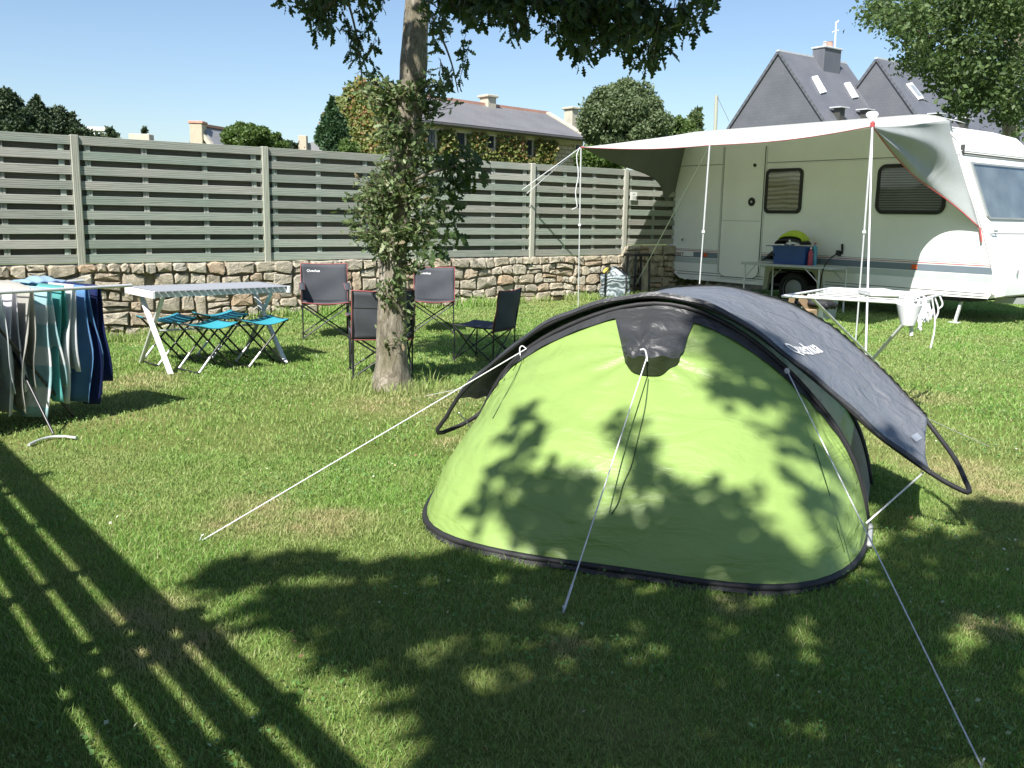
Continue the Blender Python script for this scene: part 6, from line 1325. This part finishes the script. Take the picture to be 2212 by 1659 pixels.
def grassmat():
    m, nt, b, out = newmat('lawn_blades'); g = nt.nodes.new('ShaderNodeNewGeometry'); co = coords(nt, 'World', (1, 1, 0))
    c = ramp(nt, g.outputs['Random Per Island'], [(0, (.16, .31, .06)), (.45, (.235, .41, .09)), (.8, (.33, .49, .13)), (.94, (.43, .49, .21)), (1, (.56, .54, .30))])
    f = noise(nt, co, .5, 4, .6, .5); dry = ramp(nt, f, [(.46, (0, 0, 0)), (.70, (1, 1, 1))])
    f5 = noise(nt, co, 2.3, 4, .6); dry2 = ramp(nt, f5, [(.52, (0, 0, 0)), (.72, (.55, .55, .55))])
    c = mixc(nt, dry2, c, (.34, .40, .15)); c = mixc(nt, mixc(nt, .65, (0, 0, 0), dry), c, (.43, .43, .19))
    # worn straw patches at their own places
    acc = None
    for (x, y, r) in WORN:
        d = nd(nt, 'ShaderNodeVectorMath', operation='DISTANCE'); nt.links.new(co, d.inputs[0]); d.inputs[1].default_value = (x, y, 0)
        mr = nd(nt, 'ShaderNodeMapRange'); mr.interpolation_type = 'SMOOTHSTEP'; nt.links.new(d.outputs['Value'], mr.inputs[0]); mr.inputs[1].default_value = r; mr.inputs[2].default_value = r * .25; mr.inputs[3].default_value = 0; mr.inputs[4].default_value = .8
        if acc is None: acc = mr.outputs[0]
        else: q = nd(nt, 'ShaderNodeMath', operation='MAXIMUM'); nt.links.new(acc, q.inputs[0]); nt.links.new(mr.outputs[0], q.inputs[1]); acc = q.outputs[0]
    mm = nd(nt, 'ShaderNodeMath', operation='MULTIPLY'); nt.links.new(acc, mm.inputs[0]); n3 = noise(nt, co, 5, 4, .7); r3 = ramp(nt, n3, [(.35, (.3, .3, .3)), (.6, (1, 1, 1))]); nt.links.new(r3, mm.inputs[1])
    c = mixc(nt, mm.outputs[0], c, (.58, .47, .28))
    nt.links.new(c, b.inputs['Base Color']); b.inputs['Roughness'].default_value = .55; b.inputs['Specular IOR Level'].default_value = .3
    tr = nd(nt, 'ShaderNodeBsdfTranslucent'); nt.links.new(c, tr.inputs[0]); mx = nd(nt, 'ShaderNodeMixShader', ins={0: .40}); nt.links.new(b.outputs[0], mx.inputs[1]); nt.links.new(tr.outputs[0], mx.inputs[2]); nt.links.new(mx.outputs[0], out.inputs[0]); return m
WORN = [(*gp(520, 1130)[:2], .35), (*gp(560, 1090)[:2], .3), (*gp(860, 875)[:2], .75), (*gp(800, 880)[:2], .45), (*gp(960, 860)[:2], .5), (*gp(300, 830)[:2], .6), (*gp(330, 815)[:2], .4), (*gp(2060, 1010)[:2], .45), (*gp(2170, 1060)[:2], .5), (*gp(1960, 960)[:2], .3), (*gp(2120, 1350)[:2], .2), (*gp(980, 960)[:2], .25), (*gp(700, 1130)[:2], .35), (*gp(2000, 860)[:2], .5), (*gp(1240, 1400)[:2], .15), (*gp(1580, 1310)[:2], .15), (*gp(320, 1330)[:2], .3), (*gp(380, 1400)[:2], .3)]
gm = grassmat()
grass('grass', 560000, (-4.6, 5.0), (1.6, 5.6), .012, .034, .0040, 1, gm, None, 1.3)
grass('grass', 560000, (-7.5, 11.5), (5.6, 20.0), .018, .038, .005, 2, gm, None, 1.1)
def tuft(x, y, R):
    dn = (x - FA.x) * FN.x + (y - FA.y) * FN.y; s = (x - FA.x) * FD.x + (y - FA.y) * FD.y; ok = (dn < .42 + .2 * np.sin(s * 2.3)) & (np.sin(s * 3.1) + np.sin(s * 7.7) > -.9)
    d = np.hypot(x - tr_pts[0].x, y - tr_pts[0].y); ok |= (d > .12) & (d < .42) & (R.uniform(size=len(x)) < .55)
    dd = np.hypot(x - sp.x, y - sp.y); ok |= (dd < .8)
    return ok
grass('long_grass', 260000, (-7, 3.6), (7.0, 19.0), .05, .17, .005, 3, gm, tuft, .8)
bpy.data.objects['long_grass']['label'] = 'longer uncut grass tufts along the wall foot and round the oak trunk'
def litter(name, n, size, mat, label, cat, seed, zr, patch=None):
    R = np.random.RandomState(seed); x = R.uniform(-6, 8, n); y = R.uniform(2, 16, n); keep = (np.abs(x) < .6 * y + .5) & (((x - FA.x) * FN.x + (y - FA.y) * FN.y) > .3)
    if patch: keep &= (np.sin(x * 2.9 + 2 * np.sin(y * 1.7)) * np.sin(y * 3.3 + np.sin(x * 4.1))) > patch
    x = x[keep]; y = y[keep]; P = np.stack([x, y, np.array([gz(a, b) for a, b in zip(x, y)]) + R.uniform(*zr, len(x))], 1)
    scatter_mesh(name, leaf_cards(P, size, R, 2.2, (0, 0, 1), .8), mat, None, label, cat, None, 'stuff')
M['drylf'] = leafmat('fallen_leaf', [(0, (.20, .12, .06)), (.6, (.34, .24, .12)), (1, (.50, .44, .30))], .1)
M['clover'] = leafmat('clover_leaf', [(0, (.08, .19, .05)), (.6, (.13, .27, .07)), (.96, (.20, .34, .11)), (1, (.7, .7, .6))], .25)
litter('fallen_leaves', 420, .022, M['drylf'], 'small dry brown leaves scattered over the lawn', 'leaves', 5, (.02, .035))
litter('clover', 90000, .017, M['clover'], 'patches of low dark green clover in the lawn', 'clover', 6, (.018, .04), .25)
# small weeds on the wall end near the caravan
R = np.random.RandomState(77); wp = fpt(11.3, .30, .55); Pw = np.array(wp)[None] + R.normal(size=(420, 3)) * np.array([.16, .1, .22]); o = scatter_mesh('climbing_weed', leaf_cards(Pw, .075, R, .3, (0, -1, 0), .7), M['bright'], None, 'leafy green weed growing up the wall end beside the caravan corner', 'plant', None, 'stuff')
print('objects', len(bpy.data.objects))
